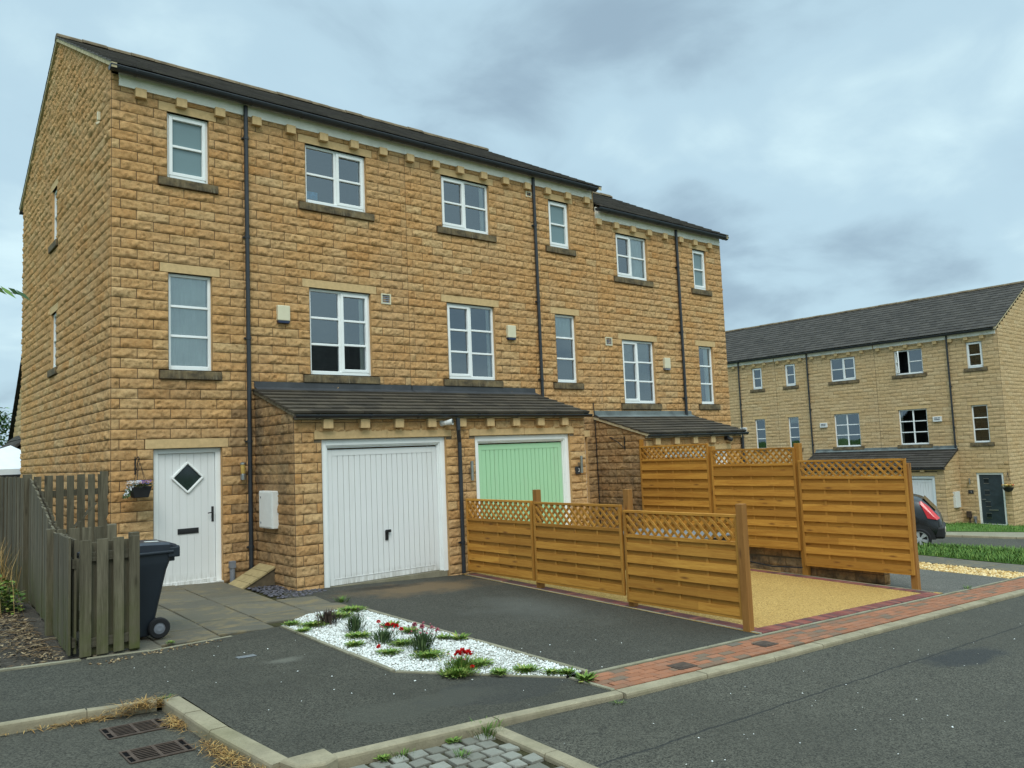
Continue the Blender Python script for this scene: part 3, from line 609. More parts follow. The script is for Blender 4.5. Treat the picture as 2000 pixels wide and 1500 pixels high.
def lean_to(house, x0, x1, hole, yf=-1.5, zb=-0.3, ztop=2.50, eave=2.58, top=3.10, left=True, right=True, overl=0.05, overr=0.05, tile='lean_tile', corb=(), stone=('stone', 'mortar'), lo=False, flash='lead', dress='dressed_stone', grime_l=None, lint=None, gut=True, vl='verge_dirty'):
    wl = Wall(); hx0, hx1, hz1 = hole
    lz = hz1+0.03
    holes = [(hx0, hx1, zb-1, hz1), (hx0-0.12, hx1+0.12, hz1, hz1+PITCH)] if hole else []
    wl.face(x0, x1, zb, ztop, lambda U, Z, H: (U, yf-H, Z), holes, lo=lo)
    sl = (top-eave)/1.62
    def clip(z):
        y_lim = (top-0.055-z)/sl   # distance out from the wall where the roof underside meets height z
        return (0.0, min(-yf, max(0.0, y_lim)))
    for flag, xx, sg in ((left, x0, -1), (right, x1, 1)):
        if not flag: continue
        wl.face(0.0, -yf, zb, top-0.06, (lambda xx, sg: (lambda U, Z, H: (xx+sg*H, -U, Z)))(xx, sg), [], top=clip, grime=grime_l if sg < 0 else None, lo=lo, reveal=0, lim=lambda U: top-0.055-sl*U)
    wl.build('garage_wall', house, stone)
    l = MB(); a, b = hx0-0.12, hx1+0.12; m = (a+b)/2
    l.box(a, m-0.003, yf-0.014, yf+0.08, hz1+0.004, hz1+0.148, 0.5); l.box(m+0.003, b, yf-0.014, yf+0.08, hz1+0.004, hz1+0.148, 0.5); l.build('garage_lintel', dress, house, bevel=0.005)
    tiles('garage_roof', house, x0-overl if left else x0, x1+overr if right else x1, (yf-0.13, eave-0.03), (0.0, top), tile, gauge=0.235, tw=0.30, thick=0.030)
    fm = MB(); xa, xb = (x0+0.02 if left else x0), (x1-0.02 if right else x1); fm.box(xa, xb, yf-0.03, yf+0.02, ztop+0.005, ztop+0.085, 0.5); fm.build('garage_fascia', 'fascia_white', house)
    # soffit board closing the roof from below
    sm = MB(); e = (yf-0.10, eave-0.045); r = (-0.01, top-0.04); sm.add([(x0, e[0], e[1]), (x1, e[0], e[1]), (x1, r[0], r[1]), (x0, r[0], r[1])], [(0, 1, 2, 3)], 0.5); sm.build('roof_underlay', 'verge_mortar', house)
    vs_ = [(left, x0-overl, 1, vl), (right, x1+overr, -1, 'lean_tile')]
    for flag, xx, sg, vm_ in vs_:
        if not flag: continue
        v = MB(); ya, za = yf-0.11, eave-0.02
        n_ = 8
        for i in range(n_):
            p0, p1 = i/n_, (i+1)/n_; A = (ya*(1-p0), za+(top-za)*p0); B = (ya*(1-p1), za+(top-za)*p1); j = random.uniform(-0.006, 0.006)
            v.hexa([(xx+sg*0.008+j, A[0], A[1]-0.068), (xx+sg*0.07, A[0], A[1]-0.068), (xx+sg*0.07, B[0], B[1]-0.068), (xx+sg*0.008+j, B[0], B[1]-0.068), (xx+sg*0.008+j, A[0], A[1]-0.004), (xx+sg*0.07, A[0], A[1]-0.004), (xx+sg*0.07, B[0], B[1]-0.004), (xx+sg*0.008+j, B[0], B[1]-0.004)])
        v.build('garage_verge', vm_, house)
    if flash:
        f2 = MB(); f2.hexa([(x0-0.02, -0.045, top+0.012), (x1+0.02, -0.045, top+0.012), (x1+0.02, 0.01, top+0.012), (x0-0.02, 0.01, top+0.012), (x0-0.02, -0.036, top+0.125), (x1+0.02, -0.036, top+0.125), (x1+0.02, 0.01, top+0.125), (x0-0.02, 0.01, top+0.125)], 0.5)
        f2.add([(x0-0.02, -0.046, top+0.03), (x1+0.02, -0.046, top+0.03), (x1+0.02, -0.17, top-0.022), (x0-0.02, -0.17, top-0.022)], [(0, 1, 2, 3)], 0.5); f2.build('lead_flashing', flash, house)
    if gut: gutter(house, x0-0.03 if left else x0, x1+0.08 if right else x1, yf-0.12, eave-0.062, 0.052, name='garage_gutter', stops=(left, right))
    corbels(house, corb, ztop-0.148, yf, dress)
    return wl

def plank_door(house, x0, x1, z1):
    W, H = x1-x0, z1; fr = MB(); f = 0.085; D = 0.06
    fr.box(0, f, D, D+0.07, 0, H, 0.5); fr.box(W-f, W, D, D+0.07, 0, H, 0.5); fr.box(f, W-f, D, D+0.07, H-0.075, H, 0.5)
    fr.build('door_frame', 'upvc', house, bevel=0.005, loc=(x0, 0, 0))
    dm = MB(); a, b = f+0.004, W-f-0.004; yo = D+0.028; n = 8; pw = (b-a)/n; top = H-0.079
    # planks cut round a diamond light
    cx, cz, R_ = (a+b)/2+0.01, H-0.46, 0.225
    for i in range(n):
        p, q = a+i*pw+0.0016, a+(i+1)*pw-0.0016
        for (z0, z1_) in ((0.035, 99), ):
            pts = []
            def edge(x): return max(0.0, R_-abs(x-cx))
            e0, e1 = edge(p), edge(q); hasd = e0 > 0 or e1 > 0
            if not hasd: dm.box(p, q, yo, yo+0.04, 0.035, top, 0.5)
            else:
                xs = sorted(set([p, q]+[x for x in (cx-R_, cx, cx+R_) if p < x < q]))
                for xa, xb in zip(xs[:-1], xs[1:]):
                    ea, eb = edge(xa), edge(xb)
                    dm.hexa([(xa, yo, 0.035), (xb, yo, 0.035), (xb, yo+0.04, 0.035), (xa, yo+0.04, 0.035), (xa, yo, cz-ea), (xb, yo, cz-eb), (xb, yo+0.04, cz-eb), (xa, yo+0.04, cz-ea)], 0.5)
                    dm.hexa([(xa, yo, cz+ea), (xb, yo, cz+eb), (xb, yo+0.04, cz+eb), (xa, yo+0.04, cz+ea), (xa, yo, top), (xb, yo, top), (xb, yo+0.04, top), (xa, yo+0.04, top)], 0.5)
    dm.box(a, b, yo+0.006, yo+0.036, 0.034, cz-R_-0.01, 0.5)
    dm.box(a, cx-R_, yo+0.012, yo+0.036, cz-R_-0.01, top-0.001, 0.5); dm.box(cx+R_, b, yo+0.012, yo+0.036, cz-R_-0.01, top-0.001, 0.5)
    d = dm.build('front_door', 'white_paint', house, loc=(x0, 0, 0))
    t = MB()
    for sx, sz in ((1, 1), (1, -1), (-1, 1), (-1, -1)):
        t.bar((cx+sx*(R_+0.012), yo-0.004, cz), (cx, yo-0.004, cz+sz*(R_+0.012)), 0.030, 0.045, (0, 1, 0))
    t.build('diamond_trim', 'upvc', d, bevel=0.006)
    pn = MB(); pn.add([(cx-R_, yo+0.012, cz), (cx, yo+0.012, cz-R_), (cx+R_, yo+0.012, cz), (cx, yo+0.012, cz+R_)], [(0, 1, 2, 3)]); pn.build('diamond_pane', 'dark_glass', d)
    lb = MB(); lb.box(cx-0.155, cx+0.165, yo-0.012, yo+0.004, 0.80, 0.885); lb.box(cx-0.12, cx+0.13, yo-0.018, yo-0.012, 0.82, 0.862); lb.build('letterbox', 'black_iron', d, bevel=0.004)
    hd = MB(); hx = b-0.04; hd.box(hx-0.018, hx+0.018, yo-0.010, yo+0.004, 0.96, 1.20); hd.tube([(hx, yo-0.008, 1.11), (hx, yo-0.055, 1.11), (hx-0.09, yo-0.058, 1.10)], 0.009, 8); hd.build('handle', 'black_iron', d, bevel=0.003)
    th = MB(); th.box(0.0, W, -0.03, D+0.07, -0.04, 0.022, 0.5); th.box(f, W-f, D-0.012, D+0.03, 0.022, 0.075, 0.5); th.build('threshold', 'white_paint', house, bevel=0.004, loc=(x0, 0, 0))
    lt = MB(); lt.box(-0.12, W+0.10, -0.014, 0.058, H+0.004, H+0.150, 0.5); lt.build('door_lintel', 'dressed_stone', house, bevel=0.005, loc=(x0, 0, 0))
    return d
def alarm(house, x, z, w=0.225, h=0.31, base='blue_plastic', mat='cream_plastic'):
    mb = MB(); mb.prism([(x, 0, z+0.045), (x+w, 0, z+0.045), (x+w, 0, z+h), (x, 0, z+h)], (0, -0.085, 0), (0, 0.02, 0), 0.5); o = mb.build('alarm_box', mat, house, bevel=0.012)
    b = MB(); b.prism([(x+0.015, 0, z), (x+w-0.015, 0, z), (x+w, 0, z+0.045), (x, 0, z+0.045)], (0, -0.08, 0), (0, 0.0, 0)); b.build('alarm_strobe', base, o, bevel=0.006)
def vent(house, x, z, w=0.21, h=0.20, mat='cream_plastic'):
    mb = MB(); t = 0.025
    mb.box(x, x+t, -0.035, 0.0, z, z+h); mb.box(x+w-t, x+w, -0.035, 0.0, z, z+h); mb.box(x+t, x+w-t, -0.035, 0, z, z+t); mb.box(x+t, x+w-t, -0.035, 0, z+h-t, z+h)
    o = mb.build('air_vent', mat, house, bevel=0.003)
    s = MB()
    for i in range(4):
        zz = z+t+(h-2*t)*i/4; s.add([(x+t, -0.028, zz), (x+w-t, -0.028, zz), (x+w-t, -0.008, zz+(h-2*t)/4), (x+t, -0.008, zz+(h-2*t)/4)], [(0, 1, 2, 3)])
    s.build('vent_louvre', 'grey_plastic', o)
def main_roof(house, x0, x1, zl, left_verge, right_verge, ridge_z, tile='terrace_tile', depth=8.2, mat_r='ridge_tile'):
    yr = depth/2; e = (-0.26, zl+0.07)
    r = tiles('roof', house, x0, x1, e, (yr, ridge_z), tile, gauge=0.30, tw=0.30)
    tiles('rear_roof', house, x0, x1, (depth+0.26, zl+0.07), (yr, ridge_z), tile, gauge=0.30, tw=0.30)
    rm = MB(); x = x0
    while x < x1-0.02:
        b = min(x+0.45, x1); j = random.uniform(-0.008, 0.008)
        k = [(0, yr+0.145*math.cos(math.pi*i/6), ridge_z-0.03+0.105*math.sin(math.pi*i/6)+j) for i in range(7)]; rm.prism(k, (x+0.004, 0, 0), (b-0.004, 0, 0)); x += 0.45
    rm.build('ridge', mat_r, house)
    und = MB(); und.add([(x0+0.03, e[0]+0.05, e[1]-0.03), (x1-0.03, e[0]+0.05, e[1]-0.03), (x1-0.03, yr, ridge_z-0.04), (x0+0.03, yr, ridge_z-0.04), (x1-0.03, depth+0.2, e[1]-0.03), (x0+0.03, depth+0.2, e[1]-0.03)], [(0, 1, 2, 3), (3, 2, 4, 5)], 0.5); und.build('roof_underlay', 'verge_mortar', house)
    for flag, xx, sg in ((left_verge, x0, 1), (right_verge, x1, -1)):
        if not flag: continue
        vm = MB()
        for (ya, za, yb, zb) in ((e[0], e[1], yr, ridge_z), (yr, ridge_z, depth+0.26, e[1])):
            vm.hexa([(xx+sg*0.012, ya, za-0.085), (xx+sg*0.09, ya, za-0.085), (xx+sg*0.09, yb, zb-0.085), (xx+sg*0.012, yb, zb-0.085), (xx+sg*0.012, ya, za-0.008), (xx+sg*0.09, ya, za-0.008), (xx+sg*0.09, yb, zb-0.008), (xx+sg*0.012, yb, zb-0.008)], 0.5)
        vm.build('verge', 'verge_mortar', house)
    return r
def gable_clip(zl, ridge_z, depth=8.2):
    def f(z):
        if z <= zl: return (0.0, depth)
        k = (depth/2+0.26)/(ridge_z-0.09-zl+0.0); t = (z-zl+0.02)*k-0.26; return (max(0.0, t), min(depth, depth-t))
    return f

def gable_lim(zl, ridge_z, depth=8.2):
    k = (ridge_z-0.07-zl)/(depth/2+0.26)
    return lambda U: zl-0.02+k*(np.minimum(U, depth-U)+0.26)
WALLTOP = 7.87+0.155
def corner_grime(u, z): return 0.0

# ------------------------------------------------------------------ near terrace
G1 = (3.38, 4.93); G2 = (6.48, 7.565)
EAVE = 7.98; RIDGE = 10.36
# house A ---------------------------------------------------------
hA = thing('terraced_house', 'end terrace stone house with white plank front door and white garage door', 'house', (0, 0, -0.10))
wl = Wall(); H_ = win_holes(0.83, 1.51, *G1)+win_holes(3.22, 4.45, *G1)+win_holes(0.82, 1.48, *G2)+win_holes(3.19, 4.42, *G2)+[(0.60, 1.65, -0.3, 2.14), (0.47, 1.75, 2.14, 2.14+PITCH)]
wl.face(0.0, 5.285, -0.25, EAVE, lambda U, Z, H: (U, -H, Z), H_, grime=lambda u, z: 0.55 if (1.85 < u < 2.25 and z < 3.0) else (0.35 if (0.6 < u < 1.7 and 2.9 < z < 3.2) else 0.0))
wl.face(0.0, 8.2, -0.25, RIDGE-0.1, lambda U, Z, H: (-H, U, Z), win_holes(4.15, 4.67, 3.845, 4.93)+win_holes(4.17, 4.67, 6.325, 7.41), top=gable_clip(EAVE+0.0, RIDGE), lim=gable_lim(EAVE, RIDGE))
wl.quad([(0, 8.2, -0.3), (5.28, 8.2, -0.3), (5.28, 8.2, 8), (0, 8.2, 8)])
wl.build('wall', hA)
window(hA, 0.83, 1.51, *G1, 1, 3, None, 'window_glass', ('full',)); window(hA, 0.82, 1.48, *G2, 1, 2, 0, 'frosted_glass')
window(hA, 3.22, 4.45, *G1, 2, 3, 1, 'window_glass', ('right', 0.86)); window(hA, 3.19, 4.42, *G2, 2, 2, 1, 'window_glass', ('right', 0.92), extra='card')
window(hA, 4.15, 4.67, 3.845, 4.93, 1, 2, None, axis='x'); window(hA, 4.17, 4.67, 6.325, 7.41, 1, 2, None, axis='x')
main_roof(hA, -0.07, 5.285, EAVE, True, False, RIDGE)
fm = MB(); fm.box(0.10, 5.285, -0.045, -0.012, 7.795, EAVE+0.105, 0.5); fm.build('fascia', 'fascia_white', hA)
gutter(hA, -0.06, 5.285, -0.185, EAVE+0.035, 0.075, stops=(True, False)); gutter(hA, -0.06, 5.285, 8.39, EAVE-0.01, name='rear_gutter', stops=(True, False))
corbels(hA, [0.41, 1.03, 1.65, 2.275, 2.90, 3.53, 4.155, 4.775], 7.655, 0.0)
downpipe(hA, 2.085, EAVE-0.03, -0.02)
plank_door(hA, 0.60, 1.65, 2.14)
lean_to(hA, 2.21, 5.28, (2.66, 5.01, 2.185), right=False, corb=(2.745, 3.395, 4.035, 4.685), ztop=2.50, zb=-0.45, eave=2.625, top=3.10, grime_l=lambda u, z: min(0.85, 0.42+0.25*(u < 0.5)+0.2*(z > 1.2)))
garage_door(hA, 2.66, 5.01, -0.115, 2.185, -1.45, 'white_paint')
downpipe(hA, 5.255, 2.50, -0.18, y=-1.575, offset=True, name='garage_downpipe')
alarm(hA, 2.60, 4.24); vent(hA, 4.67, 4.76)
mbx = MB(); mbx.box(2.095, 2.20, -0.93, -0.40, 0.83, 1.415, 0.5); mo = mbx.build('meter_box', 'white_plastic', hA, bevel=0.01)
mk = MB(); mk.box(2.088, 2.095, -0.905, -0.42, 0.85, 1.395, 0.5); mk.build('meter_box_door', 'white_plastic', mo, bevel=0.004)
ml = MB(); ml.box(2.082, 2.088, -0.50, -0.475, 1.30, 1.33); ml.box(2.082, 2.088, -0.50, -0.475, 0.90, 0.93); ml.build('meter_box_latch', 'grey_plastic', mo)
wm = MB(); wm.lathe([(0.045, 0.0), (0.045, 0.085), (0.03, 0.10)], (1.955, -0.10, 1.60)); wm.box(1.935, 1.975, -0.10, 0.0, 1.63, 1.66); wo = wm.build('wall_lamp', 'steel', hA)
wg = MB(); wg.lathe([(0.034, 0.10), (0.040, 0.25)], (1.955, -0.10, 1.60)); wg.build('lamp_glass', 'brass_glass', wo)
wc = MB(); wc.lathe([(0.048, 0.25), (0.048, 0.275), (0.02, 0.29)], (1.955, -0.10, 1.60)); wc.build('lamp_cap', 'steel', wo)
bk = MB(); bk.box(0.325, 0.345, -0.03, -0.012, 1.765, 2.035); bk.tube([(0.335, -0.03, 2.0), (0.335, -0.20, 2.03), (0.335, -0.25, 2.0), (0.335, -0.24, 1.95)], 0.008, 6); bk.tube([(0.335, -0.03, 1.80), (0.335, -0.12, 1.86), (0.335, -0.20, 2.0)], 0.007, 6); bk.build('basket_bracket', 'black_iron', hA)
vp = MB(); vp.box(1.735, 1.825, -0.10, -0.0, 0.20, 0.31, 0.5); vp.tube([(1.78, -0.055, 0.22), (1.78, -0.06, -0.05)], 0.042, 12); vp.build('drain_pipe', 'grey_plastic', hA, bevel=0.004)
fl = MB(); fl.lathe([(0.05, -1.50), (0.05, -1.53)], (4.93, 0, 2.415), 'y', 12); fl.tube([(4.93, -1.53, 2.415), (4.96, -1.62, 2.42)], [0.045, 0.04], 10); fl.tube([(4.96, -1.60, 2.42), (5.03, -1.70, 2.435)], [0.04, 0.055], 12); fo = fl.build('security_lamp', 'white_plastic', hA, smooth=False)
fd = MB(); fd.lathe([(0.001, 0.0), (0.045, 0.004)], (0, 0, 0), 'y', 12); q_ = fd.build('lamp_lens', 'steel', fo); q_.location = (5.034, -1.706, 2.436); q_.rotation_euler = (0, 0, math.radians(35))
gc = MB(); gc.box(-0.065, -0.02, 0.595, 0.645, 7.43, 7.57, 0.5); gc.bar((-0.02, 0.62, 7.41), (-0.075, 0.64, 7.37), 0.04, 0.035); gc.build('gable_lamp', 'cream_plastic', hA, bevel=0.006)
# house B ---------------------------------------------------------
X0 = 5.285
hB = thing('terraced_house', 'middle stone house of the near terrace, with mint green garage door', 'house', (X0, 0, -0.10))
wl = Wall(); WB = 5.285
HB = win_holes(0.90, 2.12, *G1)+win_holes(3.86, 4.50, *G1)+win_holes(0.86, 2.09, *G2)+win_holes(3.81, 4.45, *G2)+[(3.64, 4.69, -0.6, 2.14), (3.52, 4.80, 2.14, 2.14+PITCH)]
wl.face(0.0, 5.285, -0.55, EAVE, lambda U, Z, H: (U, -H, Z), HB, grime=lambda u, z: 0.6 if (z < 2.6 and u > 3.1) else 0.0)
wl.quad([(0, 8.2, -0.6), (5.285, 8.2, -0.6), (5.285, 8.2, 8), (0, 8.2, 8)])
wl.face(0.0, 8.2, 7.2, RIDGE-0.1, lambda U, Z, H: (5.285+H, U, Z), [], top=gable_clip(EAVE, RIDGE), reveal=0)
wl.build('wall', hB)
window(hB, 0.90, 2.12, *G1, 2, 3, 0, 'window_glass', ('right', 0.90)); window(hB, 3.86, 4.50, *G1, 1, 3, None, 'window_glass', ('top', 0.66))
window(hB, 0.86, 2.09, *G2, 2, 2, 0, 'window_glass', ('right', 0.88)); window(hB, 3.81, 4.45, *G2, 1, 2, 0, 'frosted_glass')
main_roof(hB, 0.0, 5.34, EAVE, False, True, RIDGE)
fm = MB(); fm.box(0.0, 5.20, -0.045, -0.012, 7.795, EAVE+0.105, 0.5); fm.build('fascia', 'fascia_white', hB)
gutter(hB, 0.0, 5.20, -0.185, EAVE+0.035, 0.075, stops=(False, True))
corbels(hB, [0.10, 0.71, 1.32, 1.93, 2.53, 3.15, 3.76, 4.39, 5.0], 7.655, 0.0)
downpipe(hB, 3.325, EAVE-0.03, 2.9)
alarm(hB, 2.415, 4.25); vent(hB, 3.13, 7.50, 0.17, 0.13)
lean_to(hB, 0.0, 3.13, (0.355, 2.705, 2.185), left=False, corb=(0.04, 0.675, 1.285, 1.90, 2.53), ztop=2.50, zb=-0.7, eave=2.625, top=3.10)
garage_door(hB, 0.355, 2.705, -0.20, 2.185, -1.45, 'mint_paint', False)
plank_door(hB, 3.64, 4.69, 2.14)
for lx in (0.205, 2.915):
    w_ = MB(); w_.lathe([(0.028, 1.40), (0.028, 1.74)], (lx, -1.60, 0)); w_.box(lx-0.02, lx+0.02, -1.59, -1.50, 1.53, 1.61); w_.build('wall_lamp', 'steel', hB)
hp = MB(); k = [(math.cos(a_)*0.085*(1 if abs(math.cos(a_)) < 0.75 else 1.0), -1.535, math.sin(a_)*0.075) for a_ in [2*math.pi*i/16+math.pi/16 for i in range(16)]]
hp.prism([(2.885+x_, y_, 1.455+z_) for x_, y_, z_ in [(-0.085, -1.53, -0.05), (-0.06, -1.53, -0.075), (0.06, -1.53, -0.075), (0.085, -1.53, -0.05), (0.085, -1.53, 0.05), (0.06, -1.53, 0.075), (-0.06, -1.53, 0.075), (-0.085, -1.53, 0.05)]], (0, -0.01, 0), (0, 0.012, 0)); ho = hp.build('number_plate', 'number_plate', hB, bevel=0.003)
def text_mesh(txt, size, name, mat, parent, loc, rot):
    cu = bpy.data.curves.new(name, 'FONT'); cu.body = txt; cu.size = size; cu.extrude = 0.001; cu.align_x = 'CENTER'; cu.align_y = 'CENTER'
    tmp = bpy.data.objects.new(name+'_curve', cu); COL.objects.link(tmp); dg = bpy.context.evaluated_depsgraph_get(); dg.update()
    me = bpy.data.meshes.new_from_object(tmp.evaluated_get(dg)); bpy.data.objects.remove(tmp); me.materials.clear(); me.materials.append(M[mat])
    o = bpy.data.objects.new(name, me); COL.objects.link(o); o.parent = parent; o.location = loc; o.rotation_euler = rot; return o
text_mesh('3', 0.11, 'house_number', 'white_plastic', ho, (2.89, -1.543, 1.455), (math.pi/2, 0, 0))
# house C ---------------------------------------------------------
X1 = 10.57; ZC = -0.555
hC = thing('terraced_house', 'stone house stepped down at the right end of the near terrace, behind tall fence', 'house', (X1, 0, ZC))
wl = Wall(); HC = win_holes(0.75, 1.93, *G1)+win_holes(3.74, 4.35, *G1)+win_holes(0.72, 1.86, *G2)+win_holes(3.72, 4.30, *G2)
wl.face(0.0, 4.98, -0.6, EAVE, lambda U, Z, H: (U, -H, Z), HC)
wl.face(0.0, 8.2, -0.6, RIDGE-0.1, lambda U, Z, H: (4.98+H, U, Z), [], top=gable_clip(EAVE, RIDGE), reveal=0)
wl.quad([(0, 8.2, -0.6), (4.98, 8.2, -0.6), (4.98, 8.2, 8), (0, 8.2, 8)])
wl.build('wall', hC)
window(hC, 0.75, 1.93, *G1, 2, 3, 0, 'window_glass', ('blind',)); window(hC, 3.74, 4.35, *G1, 1, 3, None, 'window_glass', ('right', 0.62))
window(hC, 0.72, 1.86, *G2, 2, 2, 0, 'window_glass', ('right', 0.50)); window(hC, 3.72, 4.30, *G2, 1, 2, 0, 'frosted_glass')
main_roof(hC, 0.06, 5.06, EAVE, False, True, RIDGE-0.02)
fm = MB(); fm.box(0.02, 4.92, -0.045, -0.012, 7.795, EAVE+0.105, 0.5); fm.build('fascia', 'fascia_white', hC)
gutter(hC, -0.05, 5.06, -0.185, EAVE+0.035, 0.075)
corbels(hC, [0.09, 0.70, 1.315, 1.925, 2.54, 3.18, 3.785, 4.42], 7.65, 0.0)
downpipe(hC, 2.99, EAVE-0.03, 3.0)
alarm(hC, 2.23, 4.23, base='grey_plastic'); vent(hC, 0.16, 4.75, 0.23)
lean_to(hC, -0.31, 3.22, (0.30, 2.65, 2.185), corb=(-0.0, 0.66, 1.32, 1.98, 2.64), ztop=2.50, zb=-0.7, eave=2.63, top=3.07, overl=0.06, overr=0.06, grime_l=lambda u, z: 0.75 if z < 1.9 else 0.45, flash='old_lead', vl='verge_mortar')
garage_door(hC, 0.30, 2.65, -0.2, 2.185, -1.45, 'white_paint')
downpipe(hC, 3.16, 2.45, -0.3, y=-1.575, name='garage_downpipe')
ca = MB(); ca.tube([(-0.345, -0.02, 3.38), (-0.35, -0.05, 2.93), (-0.35, -0.07, 1.0), (-0.35, -0.07, 0.0)], 0.010, 6); ca.build('cable', 'black_iron', hC)
cm_ = MB(); cm_.lathe([(0.0, -1.62), (0.05, -1.60), (0.06, -1.54), (0.06, -1.50)], (2.57, 0, 2.45), 'y', 14); cm_.tube([(2.57, -1.58, 2.44), (2.60, -1.68, 2.40)], [0.05, 0.045], 10); cm_.build('security_camera', 'black_iron', hC)
cb = MB(); cb.box(-0.345, -0.325, -0.925, -0.905, 2.28, 2.565); cb.tube([(-0.34, -0.915, 2.53), (-0.36, -0.62, 2.535), (-0.36, -0.49, 2.57)], 0.008, 6); cb.tube([(-0.34, -0.91, 2.31), (-0.35, -0.72, 2.45), (-0.36, -0.50, 2.56)], 0.008, 6)
cb.build('basket_bracket', 'black_iron', hC)
ds = MB(); ds.lathe([(0.0, 0.03), (0.14, 0.022), (0.27, 0.0), (0.275, 0.01), (0.14, 0.034), (0.0, 0.042)], (0, 0, 0), 'y', 24)
do = ds.build('satellite_dish', 'white_plastic', hC, smooth=True); do.location = (5.04, -0.16, 2.09); do.rotation_euler = (math.radians(-20), 0, math.radians(30))
da = MB(); da.tube([(0, 0.03, 0), (0, 0.16, 0.0), (0, 0.3, 0.05)], 0.015, 6); da.build('dish_arm', 'steel', do)

# ------------------------------------------------------------------ far terrace across the side road (same builder, lower detail)
FX, FZ = 32.86, -2.02
def far_house(y_left, W, label, stair, big, dp, door=None, lean=None, gd=None, gable=False, cur=(None, None), open_big=False, drop=0.0, alarm_x=None):
    h = thing('terraced_house', label, 'house', (FX, y_left, FZ-drop), -math.pi/2)
    fs = ('far_stone', 'mortar'); w = Wall(); holes = win_holes(*stair, *G1)+win_holes(*stair, *G2)+win_holes(*big, *G1)+win_holes(*big, *G2)
    if door: holes += [(door[0], door[1], -0.4, 2.14), (door[0]-0.2, door[1]+0.15, 2.14, 2.14+PITCH)]
    w.face(0.006, W-0.0, -0.5, EAVE, lambda U, Z, H: (U, -H, Z), holes, lo=True)
    if gable: w.face(0.0, 8.2, -0.5, RIDGE-0.1, lambda U, Z, H: (W+H, U, Z), [], top=gable_clip(EAVE, RIDGE), lo=True, reveal=0)
    w.quad([(0, 8.2, -0.6), (W, 8.2, -0.6), (W, 8.2, 8), (0, 8.2, 8)]); w.build('wall', h, fs)
    window(h, *stair, *G1, 1, 3, None, curtain=cur[0]); window(h, *stair, *G2, 1, 2, 0)
    window(h, *big, *G1, 2, 3, None, curtain=cur[1]); window(h, *big, *G2, 2, 2, 0 if open_big else 1, openness=1.0 if open_big else 0.0)
    main_roof(h, 0.0, W+(0.06 if gable else 0.0), EAVE, False, gable, RIDGE, 'roof_tile')
    f = MB(); f.box(0.0, W-0.05, -0.045, -0.012, 7.795, EAVE+0.105, 0.5); f.build('fascia', 'fascia_white', h)
    gutter(h, 0.0, W+0.02, -0.185, EAVE+0.035, 0.075, stops=(False, gable))
    corbels(h, [0.2+0.62*i for i in range(int(W/0.62))], 7.655, 0.0)
    for d in dp: downpipe(h, d[0], EAVE-0.03, d[1])
    if lean:
        lean_to(h, lean[0], lean[1], (gd[0], gd[1], 2.09), left=lean[2], right=lean[3], zb=-0.5, ztop=2.40, eave=2.46, top=3.17, corb=[lean[0]+0.45+0.64*i for i in range(4)], stone=fs, lo=True, flash='old_lead', tile='roof_tile')
        garage_door(h, gd[0], gd[1], -0.05, 2.09, -1.45, 'white_paint', False)
    if alarm_x is not None:
        a = MB(); a.box(alarm_x, alarm_x+0.36, -0.09, 0.0, 4.33, 4.55, 0.5); ao = a.build('alarm_box', 'white_plastic', h, bevel=0.01)
        b = MB()
        for i, (p, q) in enumerate(((0.07, 0.20), (0.22, 0.30))): b.box(alarm_x+p, alarm_x+q, -0.094, -0.09, 4.47, 4.505)
        b.box(alarm_x+0.06, alarm_x+0.29, -0.094, -0.09, 4.405, 4.435); b.build('alarm_lettering', 'blue_plastic', ao)
    return h
YC = -0.79-0.12   # right hand corner of the far row
WF = 5.10
f1 = far_house(YC+WF, WF, 'far stone house with dark grey front door beside its gable end', (WF-1.22, WF-0.60), (WF-4.22, WF-3.0), [(WF-1.93, 0.1)], door=(WF-1.25, WF-0.24), lean=(0.0, WF-1.90, False, True), gd=(0.35, WF-2.28), gable=True, cur=(None, ('left', 0.10)), open_big=True, alarm_x=WF-2.75)
f2 = far_house(YC+WF+5.10, 5.10, 'far stone house with pale green curtains in its wide middle window', (0.54, 1.11), (2.95, 4.18), [(1.80, 3.0)], lean=(1.95, 5.10, True, False), gd=(2.5, 4.85), cur=(('top', 0.8), ('left', 0.45, 'green_curtain')), alarm_x=2.25)
f3 = far_house(YC+WF+10.20, 5.10, 'far stone house half hidden behind the corner of the near terrace', (3.75, 4.33), (0.9, 2.1), [(3.0, 0.1)], lean=(0.0, 2.9, False, True), gd=(0.3, 2.4), alarm_x=2.9)
f4 = far_house(YC+WF+15.30, 5.10, 'far stone house hidden behind the near terrace', (0.7, 1.3), (2.9, 4.1), [])
